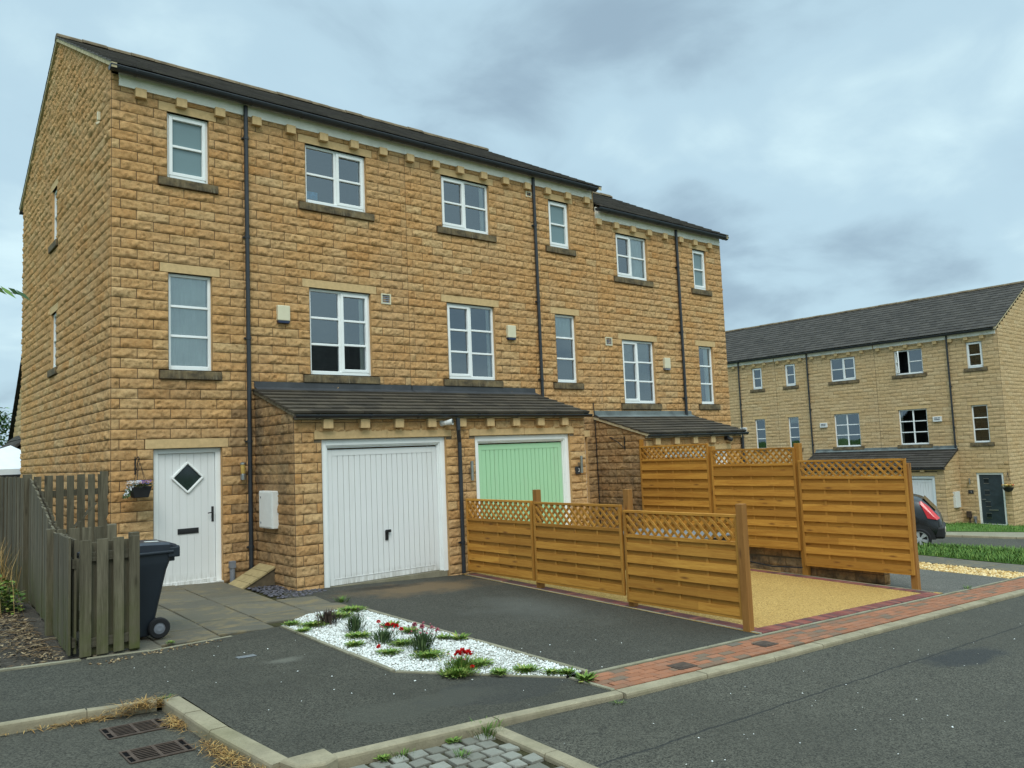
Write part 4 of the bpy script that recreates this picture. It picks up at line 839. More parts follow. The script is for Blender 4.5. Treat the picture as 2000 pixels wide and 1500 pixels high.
# grey front door of the far house
fd = MB(); dx0, dx1 = WF-1.25, WF-0.24
fd.box(dx0, dx0+0.08, 0.03, 0.10, 0, 2.14, 0.5); fd.box(dx1-0.08, dx1, 0.03, 0.10, 0, 2.14, 0.5); fd.box(dx0+0.08, dx1-0.08, 0.03, 0.10, 2.06, 2.14, 0.5); fd.box(dx0+0.08, dx1-0.08, 0.03, 0.10, 0.0, 0.06, 0.5); fd.build('door_frame', 'upvc', f1)
gd_ = MB(); gd_.box(dx0+0.08, dx1-0.08, 0.06, 0.10, 0.06, 2.06, 0.5); gdo = gd_.build('front_door', 'door_grey', f1)
for i in range(4):
    zc = 1.80-0.47*i; wq = MB(); xx = dx0+0.26; wq.box(xx, xx+0.16, 0.048, 0.062, zc-0.09, zc+0.09); wo_ = wq.build('door_pane', 'dark_glass', gdo)
    tq = MB(); tq.box(xx-0.02, xx+0.18, 0.044, 0.06, zc+0.09, zc+0.105); tq.box(xx-0.02, xx+0.18, 0.044, 0.06, zc-0.105, zc-0.09); tq.build('pane_trim', 'steel', wo_)
hq = MB(); hq.box(dx0+0.36, dx0+0.70, 0.045, 0.06, 0.60, 0.645); hq.build('letterbox', 'steel', gdo); hq = MB(); hq.box(dx0+0.13, dx0+0.28, 0.02, 0.04, 1.04, 1.06); hq.build('handle', 'steel', gdo)
lq = MB(); lq.box(dx0-0.2, dx1+0.15, -0.014, 0.058, 2.145, 2.29, 0.5); lq.build('door_lintel', 'dressed_stone', f1)
mq = MB(); mq.box(WF-1.90-0.0, WF-1.90+0.10, -0.85, -0.36, 0.75, 1.40, 0.5); mq.build('meter_box', 'white_plastic', f1)
nq = MB(); nq.box(WF-1.60, WF-1.40, -0.03, 0, 1.28, 1.43); nqo = nq.build('number_plate', 'number_plate', f1); text_mesh('1', 0.10, 'house_number', 'white_plastic', nqo, (WF-1.49, -0.034, 1.355), (math.pi/2, 0, 0))
wq = MB(); wq.lathe([(0.03, 1.66), (0.035, 1.92)], (WF-1.50, -0.09, 0)); wq.box(WF-1.52, WF-1.48, -0.09, 0, 1.75, 1.82); wq.build('wall_lamp', 'steel', f1)
bq = MB(); bq.box(WF-1.72, WF-1.54, -0.10, 0, 0.30, 0.56); bq.tube([(WF-1.62, -0.05, 0.30), (WF-1.62, -0.05, 0.0)], 0.03, 8); bq.build('hopper', 'rust_iron', f1)
bq = MB(); bq.box(WF-1.46, WF-1.36, -0.10, 0, 0.25, 0.35, 0.5); bq.tube([(WF-1.41, -0.055, 0.28), (WF-1.41, -0.06, -0.06)], 0.04, 10); bq.build('drain_pipe', 'grey_plastic', f1)
bq = MB(); bq.tube([(WF-0.02, -0.02, 2.1), (WF-0.02, -0.22, 2.14), (WF-0.02, -0.25, 2.05)], 0.01, 6); bq.tube([(WF-0.02, -0.02, 1.85), (WF-0.02, -0.20, 2.12)], 0.01, 6); bq.build('basket_bracket', 'black_iron', f1)

# ------------------------------------------------------------------ ground, roads, paving
def sheet(name, poly, dz, mat, kind='structure', cell=None):
    bm = bmesh.new(); vs = [bm.verts.new((x, y, 0)) for x, y in poly]; bm.faces.new(vs)
    for px_ in (-14.0, 19.0, 40.0): bmesh.ops.bisect_plane(bm, geom=bm.verts[:]+bm.edges[:]+bm.faces[:], plane_co=(px_, 0, 0), plane_no=(1, 0, 0))
    for py_ in (-40.0, 25.0): bmesh.ops.bisect_plane(bm, geom=bm.verts[:]+bm.edges[:]+bm.faces[:], plane_co=(0, py_, 0), plane_no=(0, 1, 0))
    for v in bm.verts: v.co.z = g(v.co.x, v.co.y)+dz
    bmesh.ops.recalc_face_normals(bm, faces=bm.faces)
    for f in bm.faces:
        if f.normal.z < 0: f.normal_flip()
    me = bpy.data.meshes.new(name); bm.to_mesh(me); bm.free(); me.materials.append(M[mat]); o = bpy.data.objects.new(name, me); COL.objects.link(o)
    return tag(o, kind=kind)
sheet('ground', [(-400, -400), (400, -400), (400, 400), (-400, 400)], -0.20, 'turf')
sheet('road', [(0.89, -8.04), (2.2, -8.05), (4.4, -8.10), (16.8, -8.16), (18.45, -6.1), (17.6, -4.4), (16.9, -2.4), (16.7, 2.0), (16.7, 60), (22.4, 60), (22.0, 2), (22.6, -2.2), (24.6, -3.7), (28.5, -5.0), (60, -6.5), (60, -26), (-13, -26), (-13, -9.9), (-0.62, -9.9), (0.89, -9.9)], -0.036, 'road_asphalt')
sheet('parking_bay', [(-12, -5.87), (-1.5, -5.87), (-0.93, -5.97), (-0.80, -7.95), (-0.66, -9.896), (-12, -9.896)], -0.072, 'road_asphalt')
sheet('pavement', [(-12, -4.22), (-0.6, -4.12), (0.35, -3.92), (0.98, -3.76), (0.98, -6.33), (2.18, -7.44), (2.20, -8.0), (0.9, -7.94), (-0.72, -7.93), (-0.80, -5.95), (-1.5, -5.84), (-12, -5.84)], 0.0, 'pavement_asphalt')
sheet('driveway', [(2.33, -3.2), (1.7, -2.32), (2.0, -1.5), (5.30, -1.5), (5.30, -7.44), (2.48, -7.44)], 0.004, 'drive_asphalt')
sheet('side_yard', [(-12, -4.18), (-1.1, -4.14), (-1.1, 6), (-12, 6)], -0.005, 'soil')
sheet('resin_driveway', [(5.25, -7.40), (5.25, -1.4), (10.4, -1.4), (10.3, -7.40)], 0.010, 'resin_gravel')
sheet('neighbour_driveway', [(10.30, -7.44), (10.30, -1.4), (13.05, -1.4), (13.05, -7.44)], 0.002, 'grey_asphalt')
sheet('gravel_strip', [(13.05, -7.44), (13.05, -1.0), (14.2, -1.0), (14.2, -7.44)], -0.010, 'gold_base')
sheet('lawn', [(15.55, -7.9), (15.55, 4), (16.95, 4), (16.98, -2.4), (17.7, -4.4), (18.5, -6.0), (17.0, -7.95)], 0.015, 'turf')
sheet('far_footpath', [(22.3, 30), (21.95, 2), (22.5, -2.25), (24.5, -3.75), (28.4, -5.05), (60, -6.6), (60, -4.2), (28.5, -2.9), (24.6, -1.6), (23.6, 2), (23.8, 30)], 0.02, 'edging_concrete')
sheet('far_lawn', [(23.6, 2), (24.6, -1.6), (28.5, -2.9), (60, -4.2), (60, 1.5), (32.9, 1.2), (30.9, 0.6), (28.5, 1.2), (28.2, 6), (23.7, 6)], 0.035, 'turf')
sheet('far_driveway', [(23.7, 0.9), (28.4, 1.0), (31.4, 1.0), (31.4, 14), (23.7, 14)], 0.042, 'far_asphalt')
sheet('slab_base', [(-1.1, 0.02), (-1.1, -4.10), (-0.6, -4.10), (0.35, -3.9), (1.02, -3.74), (1.62, -3.26), (2.28, -3.20), (2.30, 0.02)], -0.022, 'moss_joint')
def block(mb, p4, dz, h=0.05, ch=0.004, tone=None, rough=0.0):
    """paving block: four plan corners, its top dz above the terrain, edges chamfered"""
    c = Vector((sum(p[0] for p in p4)/4, sum(p[1] for p in p4)/4)); V = []
    for k, (s_, z_) in enumerate(((0, -h), (0, -ch), (ch, 0.0))):
        for p in p4:
            d = (c-Vector(p)); q = Vector(p)+d.normalized()*s_*1.4; V.append((q.x, q.y, g(q.x, q.y)+dz+z_+(random.uniform(-rough, rough) if k else 0)))
    mb.add(V, [(0, 1, 5, 4), (1, 2, 6, 5), (2, 3, 7, 6), (3, 0, 4, 7), (4, 5, 9, 8), (5, 6, 10, 9), (6, 7, 11, 10), (7, 4, 8, 11), (8, 9, 10, 11)], tone)
def rect(x0, x1, y0, y1): return [(x0, y0), (x1, y0), (x1, y1), (x0, y1)]
# stone slabs by the front door
mb = MB()
for (x0, x1, ys) in ((-1.08, -0.42, (0, -0.9, -1.8, -2.7, -4.08)), (-0.42, 0.24, (0, -0.62, -1.22, -1.84, -2.75, -3.35, -3.95)), (0.24, 0.92, (0, -0.45, -1.50, -2.12, -3.02, -3.80)), (0.92, 1.64, (0, -0.9, -1.42, -2.06, -2.94, -3.45)), (1.64, 2.27, (-2.05, -2.72, -3.22))):
    for ya, yb in zip(ys[:-1], ys[1:]):
        j = [random.uniform(-0.012, 0.012) for _ in range(8)]
        block(mb, [(x0+0.009+j[0], yb+0.009+j[1]), (x1-0.009+j[2], yb+0.009+j[3]), (x1-0.009+j[4], ya-0.009+j[5]), (x0+0.009+j[6], ya-0.009+j[7])], 0.006, 0.06, 0.008, rough=0.003)
struct('slab_path', mb, 'slab_stone')
# brick strip and red borders
mb = MB(); y = -7.50; row = 0
while y > -7.95:
    x = 2.24-0.13*((-7.5-y)/0.5)*-1+(0.1 if row % 2 else 0.0)
    x = 2.22+(0.1 if row % 2 else 0.0)
    if row % 2: block(mb, rect(2.215, 2.305, y-0.088, y), 0.004, rough=0.0015)
    else: pass
    x += 0.012 if row % 2 else 0.0
    while x < 16.6:
        block(mb, rect(x+0.004, x+0.200, y-0.084, y), 0.004+random.uniform(-0.002, 0.002), rough=0.001, tone=max(0, min(1, random.gauss(0.68, 0.22)))); x += 0.206
    y -= 0.0935; row += 1
struct('brick_paving_strip', mb, 'brick_paver')
mb = MB(); y = -1.55
while y > -7.2: block(mb, rect(5.32, 5.52, y-0.097, y), 0.018, rough=0.001); y -= 0.1
y = -1.55
while y > -7.2: block(mb, rect(9.98, 10.18, y-0.097, y), 0.018, rough=0.001); y -= 0.1
x = 5.32
while x < 10.1: block(mb, rect(x, x+0.097, -7.42, -7.225), 0.018, rough=0.001); x += 0.1
struct('red_brick_border', mb, 'red_paver')
# thin concrete edgings
mb = MB()
def edging(path, w, dz, seg=0.9):
    for a, b in zip(path[:-1], path[1:]):
        a, b = Vector(a), Vector(b); L = (b-a).length; n = max(1, int(round(L/seg))); d = (b-a)/n; s_ = Vector((-d.y, d.x)).normalized()*w/2
        for i in range(n):
            p, q = a+d*i+d*0.006, a+d*(i+1)-d*0.006; block(mb, [tuple(p-s_), tuple(q-s_), tuple(q+s_), tuple(p+s_)], dz+random.uniform(-0.003, 0.003), 0.12, 0.007, rough=0.0015)
edging([(2.30, -3.17), (2.44, -7.40)], 0.055, 0.018); edging([(2.42, -7.462), (17.0, -7.462)], 0.05, 0.012); edging([(0.985, -3.80), (0.995, -6.30)], 0.05, 0.018); edging([(1.0, -6.32), (2.16, -7.42)], 0.05, 0.012)
edging([(2.17, -7.45), (2.20, -7.97)], 0.045, 0.012); edging([(-12, -4.20), (-1.2, -4.16)], 0.05, 0.018); edging([(0.36, -3.93), (-0.62, -4.14)], 0.05, 0.004); edging([(5.29, -1.6), (5.29, -7.42)], 0.04, 0.014); edging([(10.21, -7.3), (10.21, -4.6)], 0.05, 0.02)
edging([(13.05, -7.4), (13.05, -1.2)], 0.04, 0.006); edging([(-0.55, -4.12), (-1.15, -4.12)], 0.05, 0.002)
struct('path_edging', mb, 'edging_concrete')
# kerbs
mb = MB()
def kerb(path, w, top, h, seg=0.92):
    P = [Vector(p) for p in path]; pts = [P[0]]
    for a, b in zip(P[:-1], P[1:]):
        n = max(1, int(round((b-a).length/seg))); pts += [a+(b-a)*(i+1)/n for i in range(n)]
    for a, b in zip(pts[:-1], pts[1:]):
        d = (b-a).normalized(); s_ = Vector((-d.y, d.x))*w/2; e_ = d*0.005
        p, q = a+e_, b-e_; V = []
        prof = [(-1, -h), (-1, -0.022), (-0.93, -0.006), (-0.78, 0.0), (0.78, 0.0), (0.93, -0.006), (1, -0.022), (1, -h)]
        for e in (p, q):
            j = random.uniform(-0.003, 0.003)
            for sx, z_ in prof: k = e+s_*sx; V.append((k.x, k.y, g(k.x, k.y)+top+z_+j))
        n = len(prof); mb.add(V, [(i, i+1, n+i+1, n+i) for i in range(n-1)]+[tuple(range(n))[::-1], tuple(range(n, 2*n))])
kerb([(-0.45, -7.915), (0.9, -7.955), (2.2, -8.035)], 0.105, 0.012, 0.22); kerb([(2.2, -8.045), (4.4, -8.085), (12, -8.05), (16.6, -8.04)], 0.150, 0.010, 0.22)
kerb([(16.66, -8.02), (17.9, -7.2), (18.35, -6.1)], 0.15, 0.02, 0.2, 0.6); kerb([(18.35, -6.1), (17.6, -4.4), (16.88, -2.4), (16.7, 2.0), (16.7, 20)], 0.13, 0.02, 0.2)
kerb([(-12, -5.855), (-1.5, -5.855), (-1.0, -5.93)], 0.080, 0.004, 0.22); kerb([(-0.90, -5.97), (-0.855, -6.95), (-0.76, -7.84)], 0.150, 0.022, 0.26, 0.62)
kerb([(0.85, -8.01), (0.84, -9.3), (0.84, -9.9)], 0.135, -0.030, 0.2, 0.6)
kerb([(21.95, 12), (21.9, 2), (22.45, -2.2), (24.45, -3.7), (28.4, -5.0), (50, -6.3)], 0.13, 0.03, 0.2)
struct('kerb', mb, 'kerb_concrete')
mb = MB(); c_ = [(-0.79, -7.86), (-0.46, -7.84), (-0.46, -8.03), (-0.58, -8.09), (-0.74, -8.05)]
V = [(x, y, g(x, y)+z) for z in (-0.25, 0.03, 0.05) for x, y in [(p if z < 0.04 else (p[0]*0.9-0.06, p[1]*0.9-0.795)) for p in c_]]
mb.add(V, [(i, (i+1) % 5, 5+(i+1) % 5, 5+i) for i in range(5)]+[(5+i, 5+(i+1) % 5, 10+(i+1) % 5, 10+i) for i in range(5)]+[(10, 11, 12, 13, 14)], 0.5)
struct('kerb_end_stone', mb, 'kerb_concrete', bevel=0.012)
# granite setts
sheet('sett_bed', [(-0.66, -7.94), (0.80, -7.96), (0.80, -9.9), (-0.6, -9.9)], -0.074, 'moss_joint')
mb = MB(); y = -8.02; row = 0
while y > -9.5:
    x = 0.765-(0.075 if row % 2 else 0.0)
    while x > -0.62:
        w_, l_ = random.uniform(0.112, 0.128), random.uniform(0.098, 0.114); j = lambda: random.uniform(-0.009, 0.009)
        p4 = [(x-w_+j(), y-l_+j()), (x+j(), y-l_+j()), (x+j(), y+j()), (x-w_+j(), y+j())]
        block(mb, p4, -0.050+random.uniform(-0.006, 0.006), 0.06, 0.006, rough=0.004); x -= 0.146
    y -= 0.136; row += 1
struct('cobbled_paving', mb, 'granite_sett', bevel=0.004)
# loose stones: many little angular pebbles
OCT = np.array([(1, 0, 0), (-1, 0, 0), (0, 1, 0), (0, -1, 0), (0, 0, 1), (0, 0, -1)], float)
OF = [(0, 2, 4), (2, 1, 4), (1, 3, 4), (3, 0, 4), (2, 0, 5), (1, 2, 5), (3, 1, 5), (0, 3, 5)]
def inside(poly, x, y):
    r = False; n = len(poly)
    for i in range(n):
        (x0, y0), (x1, y1) = poly[i], poly[i-1]
        if (y0 > y) != (y1 > y) and x < (x1-x0)*(y-y0)/(y1-y0)+x0: r = not r
    return r
def pebbles(name, poly, n, size, mat, dz, flat=0.7, keep=None, kind='stuff', lab=None):
    mb = MB(); xs = [p[0] for p in poly]; ys = [p[1] for p in poly]; k = 0; tries = 0
    while k < n and tries < n*8:
        tries += 1; x, y = random.uniform(min(xs), max(xs)), random.uniform(min(ys), max(ys))
        if not inside(poly, x, y) or (keep and not keep(x, y)): continue
        s_ = size*random.uniform(0.6, 1.35); a = random.uniform(0, 6.28); ca, sa = math.cos(a), math.sin(a)
        P = OCT*np.array([s_, s_*random.uniform(0.55, 0.9), s_*flat*random.uniform(0.6, 1.0)])+RNG.uniform(-0.25, 0.25, (6, 3))*s_
        mb.add([(x+p[0]*ca-p[1]*sa, y+p[0]*sa+p[1]*ca, g(x, y)+dz+p[2]) for p in P], OF); k += 1
    o = mb.build(name, mat); tag(o, lab, None, None, kind); return o
BED = [(1.0, -3.76), (1.58, -3.28), (2.26, -3.22), (2.41, -7.36), (2.14, -7.40), (1.02, -6.30)]
sheet('gravel_bed', BED, 0.002, 'gravel_base')
def bed_keep(x, y): return not ((x > 1.85 and -6.9 < y < -6.2 and random.random() < 0.45) or (y > -3.9 and random.random() < 0.3))
pebbles('white_gravel', BED, 14000, 0.0115, 'white_pebble', 0.012, keep=bed_keep)
pebbles('gold_gravel', [(13.08, -7.42), (13.08, -1.0), (14.18, -1.0), (14.18, -7.42)], 3600, 0.030, 'gold_pebble', 0.004)
pebbles('slate_chippings', [(1.72, -0.85), (1.70, -1.95), (2.05, -2.02), (2.62, -1.75), (2.62, -1.55), (2.18, -1.5), (2.18, -0.85)], 420, 0.028, 'slate_chip', 0.004, 0.4)
pebbles('loose_grit', [(-1.2, -4.35), (0.2, -4.0), (0.2, -4.12), (-1.2, -4.5)], 90, 0.014, 'leaf_litter', 0.006)
pebbles('loose_white_stones', [(0.4, -4.2), (0.9, -4.3), (4.6, -7.2), (1.6, -7.7), (-0.5, -7.4), (-1.5, -5.0)], 45, 0.008, 'white_pebble', 0.008)
pebbles('road_chippings', [(0.9, -8.3), (9, -8.3), (9, -10.5), (0.9, -10.5)], 60, 0.008, 'white_pebble', -0.030)
# leaf litter beside the old fence
mb = MB()
for _ in range(1100):
    y = random.uniform(-4.12, -1.0); x = -1.33-abs(random.gauss(0, 0.26))
    if x < -2.3: continue
    a = random.uniform(0, 6.28); mb.leaf((x, y, g(x, y)+random.uniform(0.0, 0.02)), (math.cos(a), math.sin(a), random.uniform(-0.2, 0.3)), (random.uniform(-0.5, 0.5), random.uniform(-0.5, 0.5), 1), random.uniform(0.025, 0.08), random.uniform(0.01, 0.03))
for _ in range(60):
    y = random.uniform(-3.6, -1.6); x = -1.4-abs(random.gauss(0, 0.2)); a = random.uniform(0, 6.28); l = random.uniform(0.1, 0.28)
    mb.tube([(x, y, g(x, y)+0.02), (x+l*math.cos(a)*0.5, y+l*math.sin(a)*0.5, g(x, y)+0.035), (x+l*math.cos(a), y+l*math.sin(a), g(x, y)+0.015)], 0.003, 4)
tag(mb.build('leaf_litter', 'leaf_litter'), kind='stuff')
# dry weeds round the gratings
mb = MB()
def straw_patch(cx, cy, rx, ry, n, h, dz):
    for _ in range(n):
        x, y = random.gauss(cx, rx*0.5), random.gauss(cy, ry*0.5); a = random.uniform(0, 6.28); l = random.uniform(0.03, 0.11); z = g(x, y)+dz+random.uniform(0, h)
        mb.blade((x, y, z), (math.cos(a), math.sin(a), random.uniform(-0.15, 0.45)), l, random.uniform(0.003, 0.007), None, 0.4)
straw_patch(-1.12, -5.98, 0.22, 0.07, 380, 0.06, -0.03); straw_patch(-1.42, -5.94, 0.26, 0.05, 170, 0.012, -0.064); straw_patch(-1.0, -6.42, 0.06, 0.2, 220, 0.02, -0.06); straw_patch(-0.94, -7.3, 0.09, 0.42, 480, 0.045, -0.064); straw_patch(-0.86, -7.85, 0.1, 0.3, 260, 0.05, -0.06); straw_patch(-1.75, -5.92, 0.4, 0.03, 70, 0.01, -0.064)
tag(mb.build('dry_weeds', 'straw'), kind='stuff')
# grass
mb = MB()
def lawn_blades(poly, n, h, dz):
    xs = [p[0] for p in poly]; ys = [p[1] for p in poly]; k = 0
    while k < n:
        x, y = random.uniform(min(xs), max(xs)), random.uniform(min(ys), max(ys))
        if not inside(poly, x, y): continue
        k += 1; a = random.uniform(0, 6.28); mb.blade((x, y, g(x, y)+dz), (0.5*math.cos(a), 0.5*math.sin(a), 1), h*random.uniform(0.5, 1.3), 0.012, None, 0.5)
lawn_blades([(15.55, -7.5), (15.55, -3.2), (17.3, -3.2), (17.7, -4.4), (18.4, -6.0), (17.4, -7.5)], 9000, 0.13, 0.0); lawn_blades([(17.1, -4.0), (17.8, -4.5), (18.5, -6.0), (17.6, -7.2)], 2600, 0.17, 0.0)
tag(mb.build('lawn_grass', 'grass_blade'), kind='stuff')
mb = MB()
lawn_blades([(24.7, -1.7), (28.5, -2.9), (40, -3.4), (40, 0.9), (32.5, 0.9), (24.5, 0.9)], 5000, 0.10, 0.03)
tag(mb.build('far_lawn_grass', 'grass_blade'), kind='stuff')
# stepping slabs beside the gravel strip
mb = MB(); y = -1.2
while y > -7.3: l_ = random.uniform(0.75, 1.05); block(mb, rect(14.24, 15.50, y-l_, y-0.015), 0.012, 0.06, 0.01, rough=0.006); y -= l_
struct('stone_flag_path', mb, 'slab_stone')
# little drain covers let into the brick strip, dirt band etc.
# ------------------------------------------------------------------ gratings, covers
def grate(cx, cy, label):
    t = thing('drain_grate', label, 'drain grate', (cx, cy, g(cx, cy)-0.071), math.radians(2)); t.rotation_euler = (math.atan(0.025), math.atan(0.05), math.radians(1.5))
    L, W = 0.43, 0.27
    pit = MB(); pit.add([(-L/2, -W/2, 0.001), (L/2, -W/2, 0.001), (L/2, W/2, 0.001), (-L/2, W/2, 0.001)], [(0, 1, 2, 3)], 0.5); pit.build('pit', 'pit_black', t)
    fr = MB(); f = 0.018
    fr.box(-L/2, L/2, -W/2, -W/2+f, 0.002, 0.0078); fr.box(-L/2, L/2, W/2-f, W/2, 0.002, 0.0078); fr.box(-L/2, -L/2+f*0.6, -W/2+f, W/2-f, 0.002, 0.0078); fr.box(L/2-f*0.6, L/2, -W/2+f, W/2-f, 0.002, 0.0078)
    for x in (-L/2+0.055, 0.0, L/2-0.055): fr.box(x-0.011, x+0.011, -W/2+f, W/2-f, 0.0025, 0.0075)
    fr.build('frame', 'rust_iron', t)
    b = MB(); n = 7
    for i in range(n):
        y = -W/2+f+(W-2*f)*(i+0.5)/n
        for xa, xb in ((-L/2+0.066, -0.011), (0.011, L/2-0.066)): b.box(xa, xb, y-0.0052, y+0.0052, 0.0035, 0.0060)
    b.box(-L/2+0.012, -L/2+0.044, -0.010, 0.010, 0.0035, 0.006); b.box(L/2-0.044, L/2-0.012, -0.010, 0.010, 0.0035, 0.006); b.build('bars', 'rust_iron', t); return t
grate(-1.265, -6.315, 'rusty iron drain grate tucked under straw in the kerb corner'); grate(-1.265, -6.90, 'rusty iron drain grate beside the high kerb, nearer to the viewer')
mb = MB(); mb.box(-0.095, 0.095, -0.038, 0.038, 0, 0.006, 0.5); o = mb.build('access_cover', 'cover_metal', bevel=0.003, loc=(0.115, -4.95, g(0.115, -4.95)+0.002)); o.rotation_euler = (0.025, 0.05, math.radians(4)); tag(o, 'small grey rectangular cover plate set in the black pavement', 'cover plate')
for i, (x, y, lb) in enumerate(((4.86, -7.74, 'dark square inspection cover in the brick strip nearest the resin drive'), (3.35, -7.80, 'dark worn cover in the brick strip in front of the tarmac drive'))):
    mb = MB(); mb.box(-0.13, 0.13, -0.09, 0.09, 0, 0.008, 0.5); mb.box(-0.10, 0.10, -0.06, 0.06, 0.008, 0.011, 0.5); o = mb.build('inspection_cover', 'rust_iron', bevel=0.003, loc=(x, y, g(x, y)+0.003)); o.rotation_euler = (0.025, 0.05, 0); tag(o, lb, 'inspection cover')
def wall_cover(loc, rz, label, flip=1):
    t = thing('sloping_pipe_cover', label, 'pipe cover', loc, rz); mb = MB(); w, l, h = 0.60, 0.50, 0.25
    mb.add([(0, -w, 0), (l, -w, 0), (l, 0, 0), (0, 0, 0), (l, -w, h), (l, 0, h)], [(0, 1, 4), (3, 5, 2), (1, 2, 5, 4), (0, 3, 2, 1)], 0.5); mb.build('casing', 'cover_side', t)
    for i in range(4):
        m = MB(); p0 = Vector((-0.05, 0, -0.02))+Vector((l+0.05, 0, h+0.03))*(i/4+0.004); p1 = Vector((-0.05, 0, -0.02))+Vector((l+0.05, 0, h+0.03))*((i+1)/4-0.004); n = Vector((-(h+0.03), 0, l+0.05)).normalized()*0.032
        m.hexa([tuple(p0+Vector((0, -w-0.02, 0))), tuple(p1+Vector((0, -w-0.02, 0))), tuple(p1+Vector((0, 0.0, 0))), tuple(p0), tuple(p0+n+Vector((0, -w-0.02, 0))), tuple(p1+n+Vector((0, -w-0.02, 0))), tuple(p1+n), tuple(p0+n)]); m.build('tile', 'cover_tile', t, bevel=0.004)
    return t
wall_cover((1.70, -0.17, g(1.9, -0.4)-0.02), 0.0, 'sloping tan tiled pipe cover in the wall corner beside the white front door')
t_ = wall_cover((FX-0.35, YC+2.35, FZ), 0.0, 'sloping tan pipe cover in the wall corner near the far grey door'); t_.rotation_euler = (0, 0, math.radians(90)); t_.scale = (0.9, 0.9, 0.9)
# ------------------------------------------------------------------ new timber fences
def lattice(mb, y0, y1, z0, z1, x, pitch, w, sgn):
    """parallel diagonal laths in the plane x = const, clipped to the rectangle"""
    H = z1-z0; c = y0-H
    while c < y1+H:
        pts = []
        a, b = (c, z0), (c+sgn*H, z1)
        if sgn < 0: a, b = (c+H, z0), (c, z1)
        (ya, za), (yb, zb) = a, b
        lo, hi = y0+w*0.4, y1-w*0.4
        def cut(t): return (ya+(yb-ya)*t, za+(zb-za)*t)
        t0, t1 = 0.0, 1.0
        for lim, side in ((lo, 1), (hi, -1)):
            fa, fb = side*(ya-lim), side*(yb-lim)
            if fa < 0 and fb < 0: t0, t1 = 1, 0
            elif fa < 0: t0 = max(t0, fa/(fa-fb))
            elif fb < 0: t1 = min(t1, fa/(fa-fb))
        if t1-t0 > 0.06: p, q = cut(t0), cut(t1); mb.bar((x, p[0], p[1]), (x, q[0], q[1]), w, 0.014, (1, 0, 0))
        c += pitch
def fence_panel(parent, x, y0, y1, z0, z1, trel, nboard):
    """y0 > y1; framed panel of overlapping boards with a lattice top, seen from -x"""
    ya, yb = min(y0, y1), max(y0, y1); st = 0.042; d = 0.022
    fr = MB()
    zt = z1-trel
    fr.box(x-d, x+d, ya, ya+st, z0, z1); fr.box(x-d, x+d, yb-st, yb, z0, z1)
    fr.box(x-d-0.002, x+d+0.002, ya, yb, z1, z1+0.035, None, 1); fr.box(x-d+0.001, x+d-0.001, ya+st, yb-st, zt-0.045, zt, None, 1); fr.box(x-d+0.001, x+d-0.001, ya+st, yb-st, z0, z0+0.035, None, 1)
    f = fr.build('panel', ('new_wood_up', 'new_wood_along'), parent, bevel=0.003)
    tr = MB(); lattice(tr, ya+st, yb-st, zt, z1, x-0.010, 0.128, 0.034, 1); lattice(tr, ya+st, yb-st, zt, z1, x+0.010, 0.128, 0.034, -1); tr.build('trellis', 'new_wood_along', f)
    bm_ = MB(); a, b = z0+0.035, zt-0.045; p = (b-a)/nboard
    for i in range(nboard):
        zz = a+p*i; w = p*0.60; j = random.uniform(-0.003, 0.003)
        ys = [ya+st, yb-st] if random.random() < 0.6 else [ya+st, ya+(yb-ya)*random.choice((0.35, 0.5, 0.65)), yb-st]
        for q0, q1 in zip(ys[:-1], ys[1:]): bm_.hexa([(x-0.026, q0, zz+j), (x-0.014, q0, zz+j), (x-0.014, q1, zz+j), (x-0.026, q1, zz+j), (x-0.018, q0, zz+w+j), (x-0.008, q0, zz+w+j), (x-0.008, q1, zz+w+j), (x-0.018, q1, zz+w+j)])
        bm_.box(x+0.003, x+0.012, ya+st, yb-st, zz+w-0.03, zz+p+0.02, random.uniform(0.6, 1.0))
    bm_.build('boards', 'new_wood_along', f)
    for k in (0.26, 0.51, 0.75): bt = MB(); yy = ya+(yb-ya)*k; bt.box(x-0.009, x+0.002, yy-0.02, yy+0.02, a, b, 0.5); bt.build('batten', 'new_wood_up', f)
    return f
def post(parent, x, y, ztop, s=0.095, mat='post_wood'):
    mb = MB(); zb = g(x, y)-0.1; mb.box(x-s/2, x+s/2, y-s/2, y+s/2, zb, ztop); return mb.build('post', mat, parent, bevel=0.004)
n_ = thing('trellis_fence', 'low new timber fence with trellis top between tarmac and resin drives', 'fence', (5.30, -4.4, g(5.3, -4.4)))
def rel(o, par):
    for ob in [o]+list(o.children): pass
    o.location = Vector(o.location)-Vector(par.location); return o
for (a, b, z0, z1) in ((-1.66, -3.40, -0.245, 0.96), (-3.44, -5.29, -0.262, 0.945), (-5.335, -7.185, -0.335, 0.875)): rel(fence_panel(n_, 5.30, a, b, z0, z1, 0.29, 5), n_)
for (y, zt) in ((-3.44, 1.165), (-5.36, 1.19), (-7.24, 1.04)): rel(post(n_, 5.372 if y > -7 else 5.30, y-(0.0 if y > -7 else 0.0), zt), n_)
t2 = thing('trellis_fence', 'tall new timber fence with trellis top on the far side of the resin drive', 'fence', (10.2, -4.2, g(10.2, -4.2)))
for (a, b, z0, z1) in ((-1.38, -3.17, -0.07, 1.745), (-3.24, -5.06, -0.20, 1.615), (-5.12, -7.03, -0.46, 1.375)): rel(fence_panel(t2, 10.2, a, b, z0, z1, 0.25, 8), t2)
for (y, zt) in ((-1.40, 1.93), (-3.20, 1.72), (-5.09, 1.72), (-7.0, 1.33)): rel(post(t2, 10.275, y, zt, 0.105, 'new_wood_up' if y > -6.9 else 'post_wood'), t2)
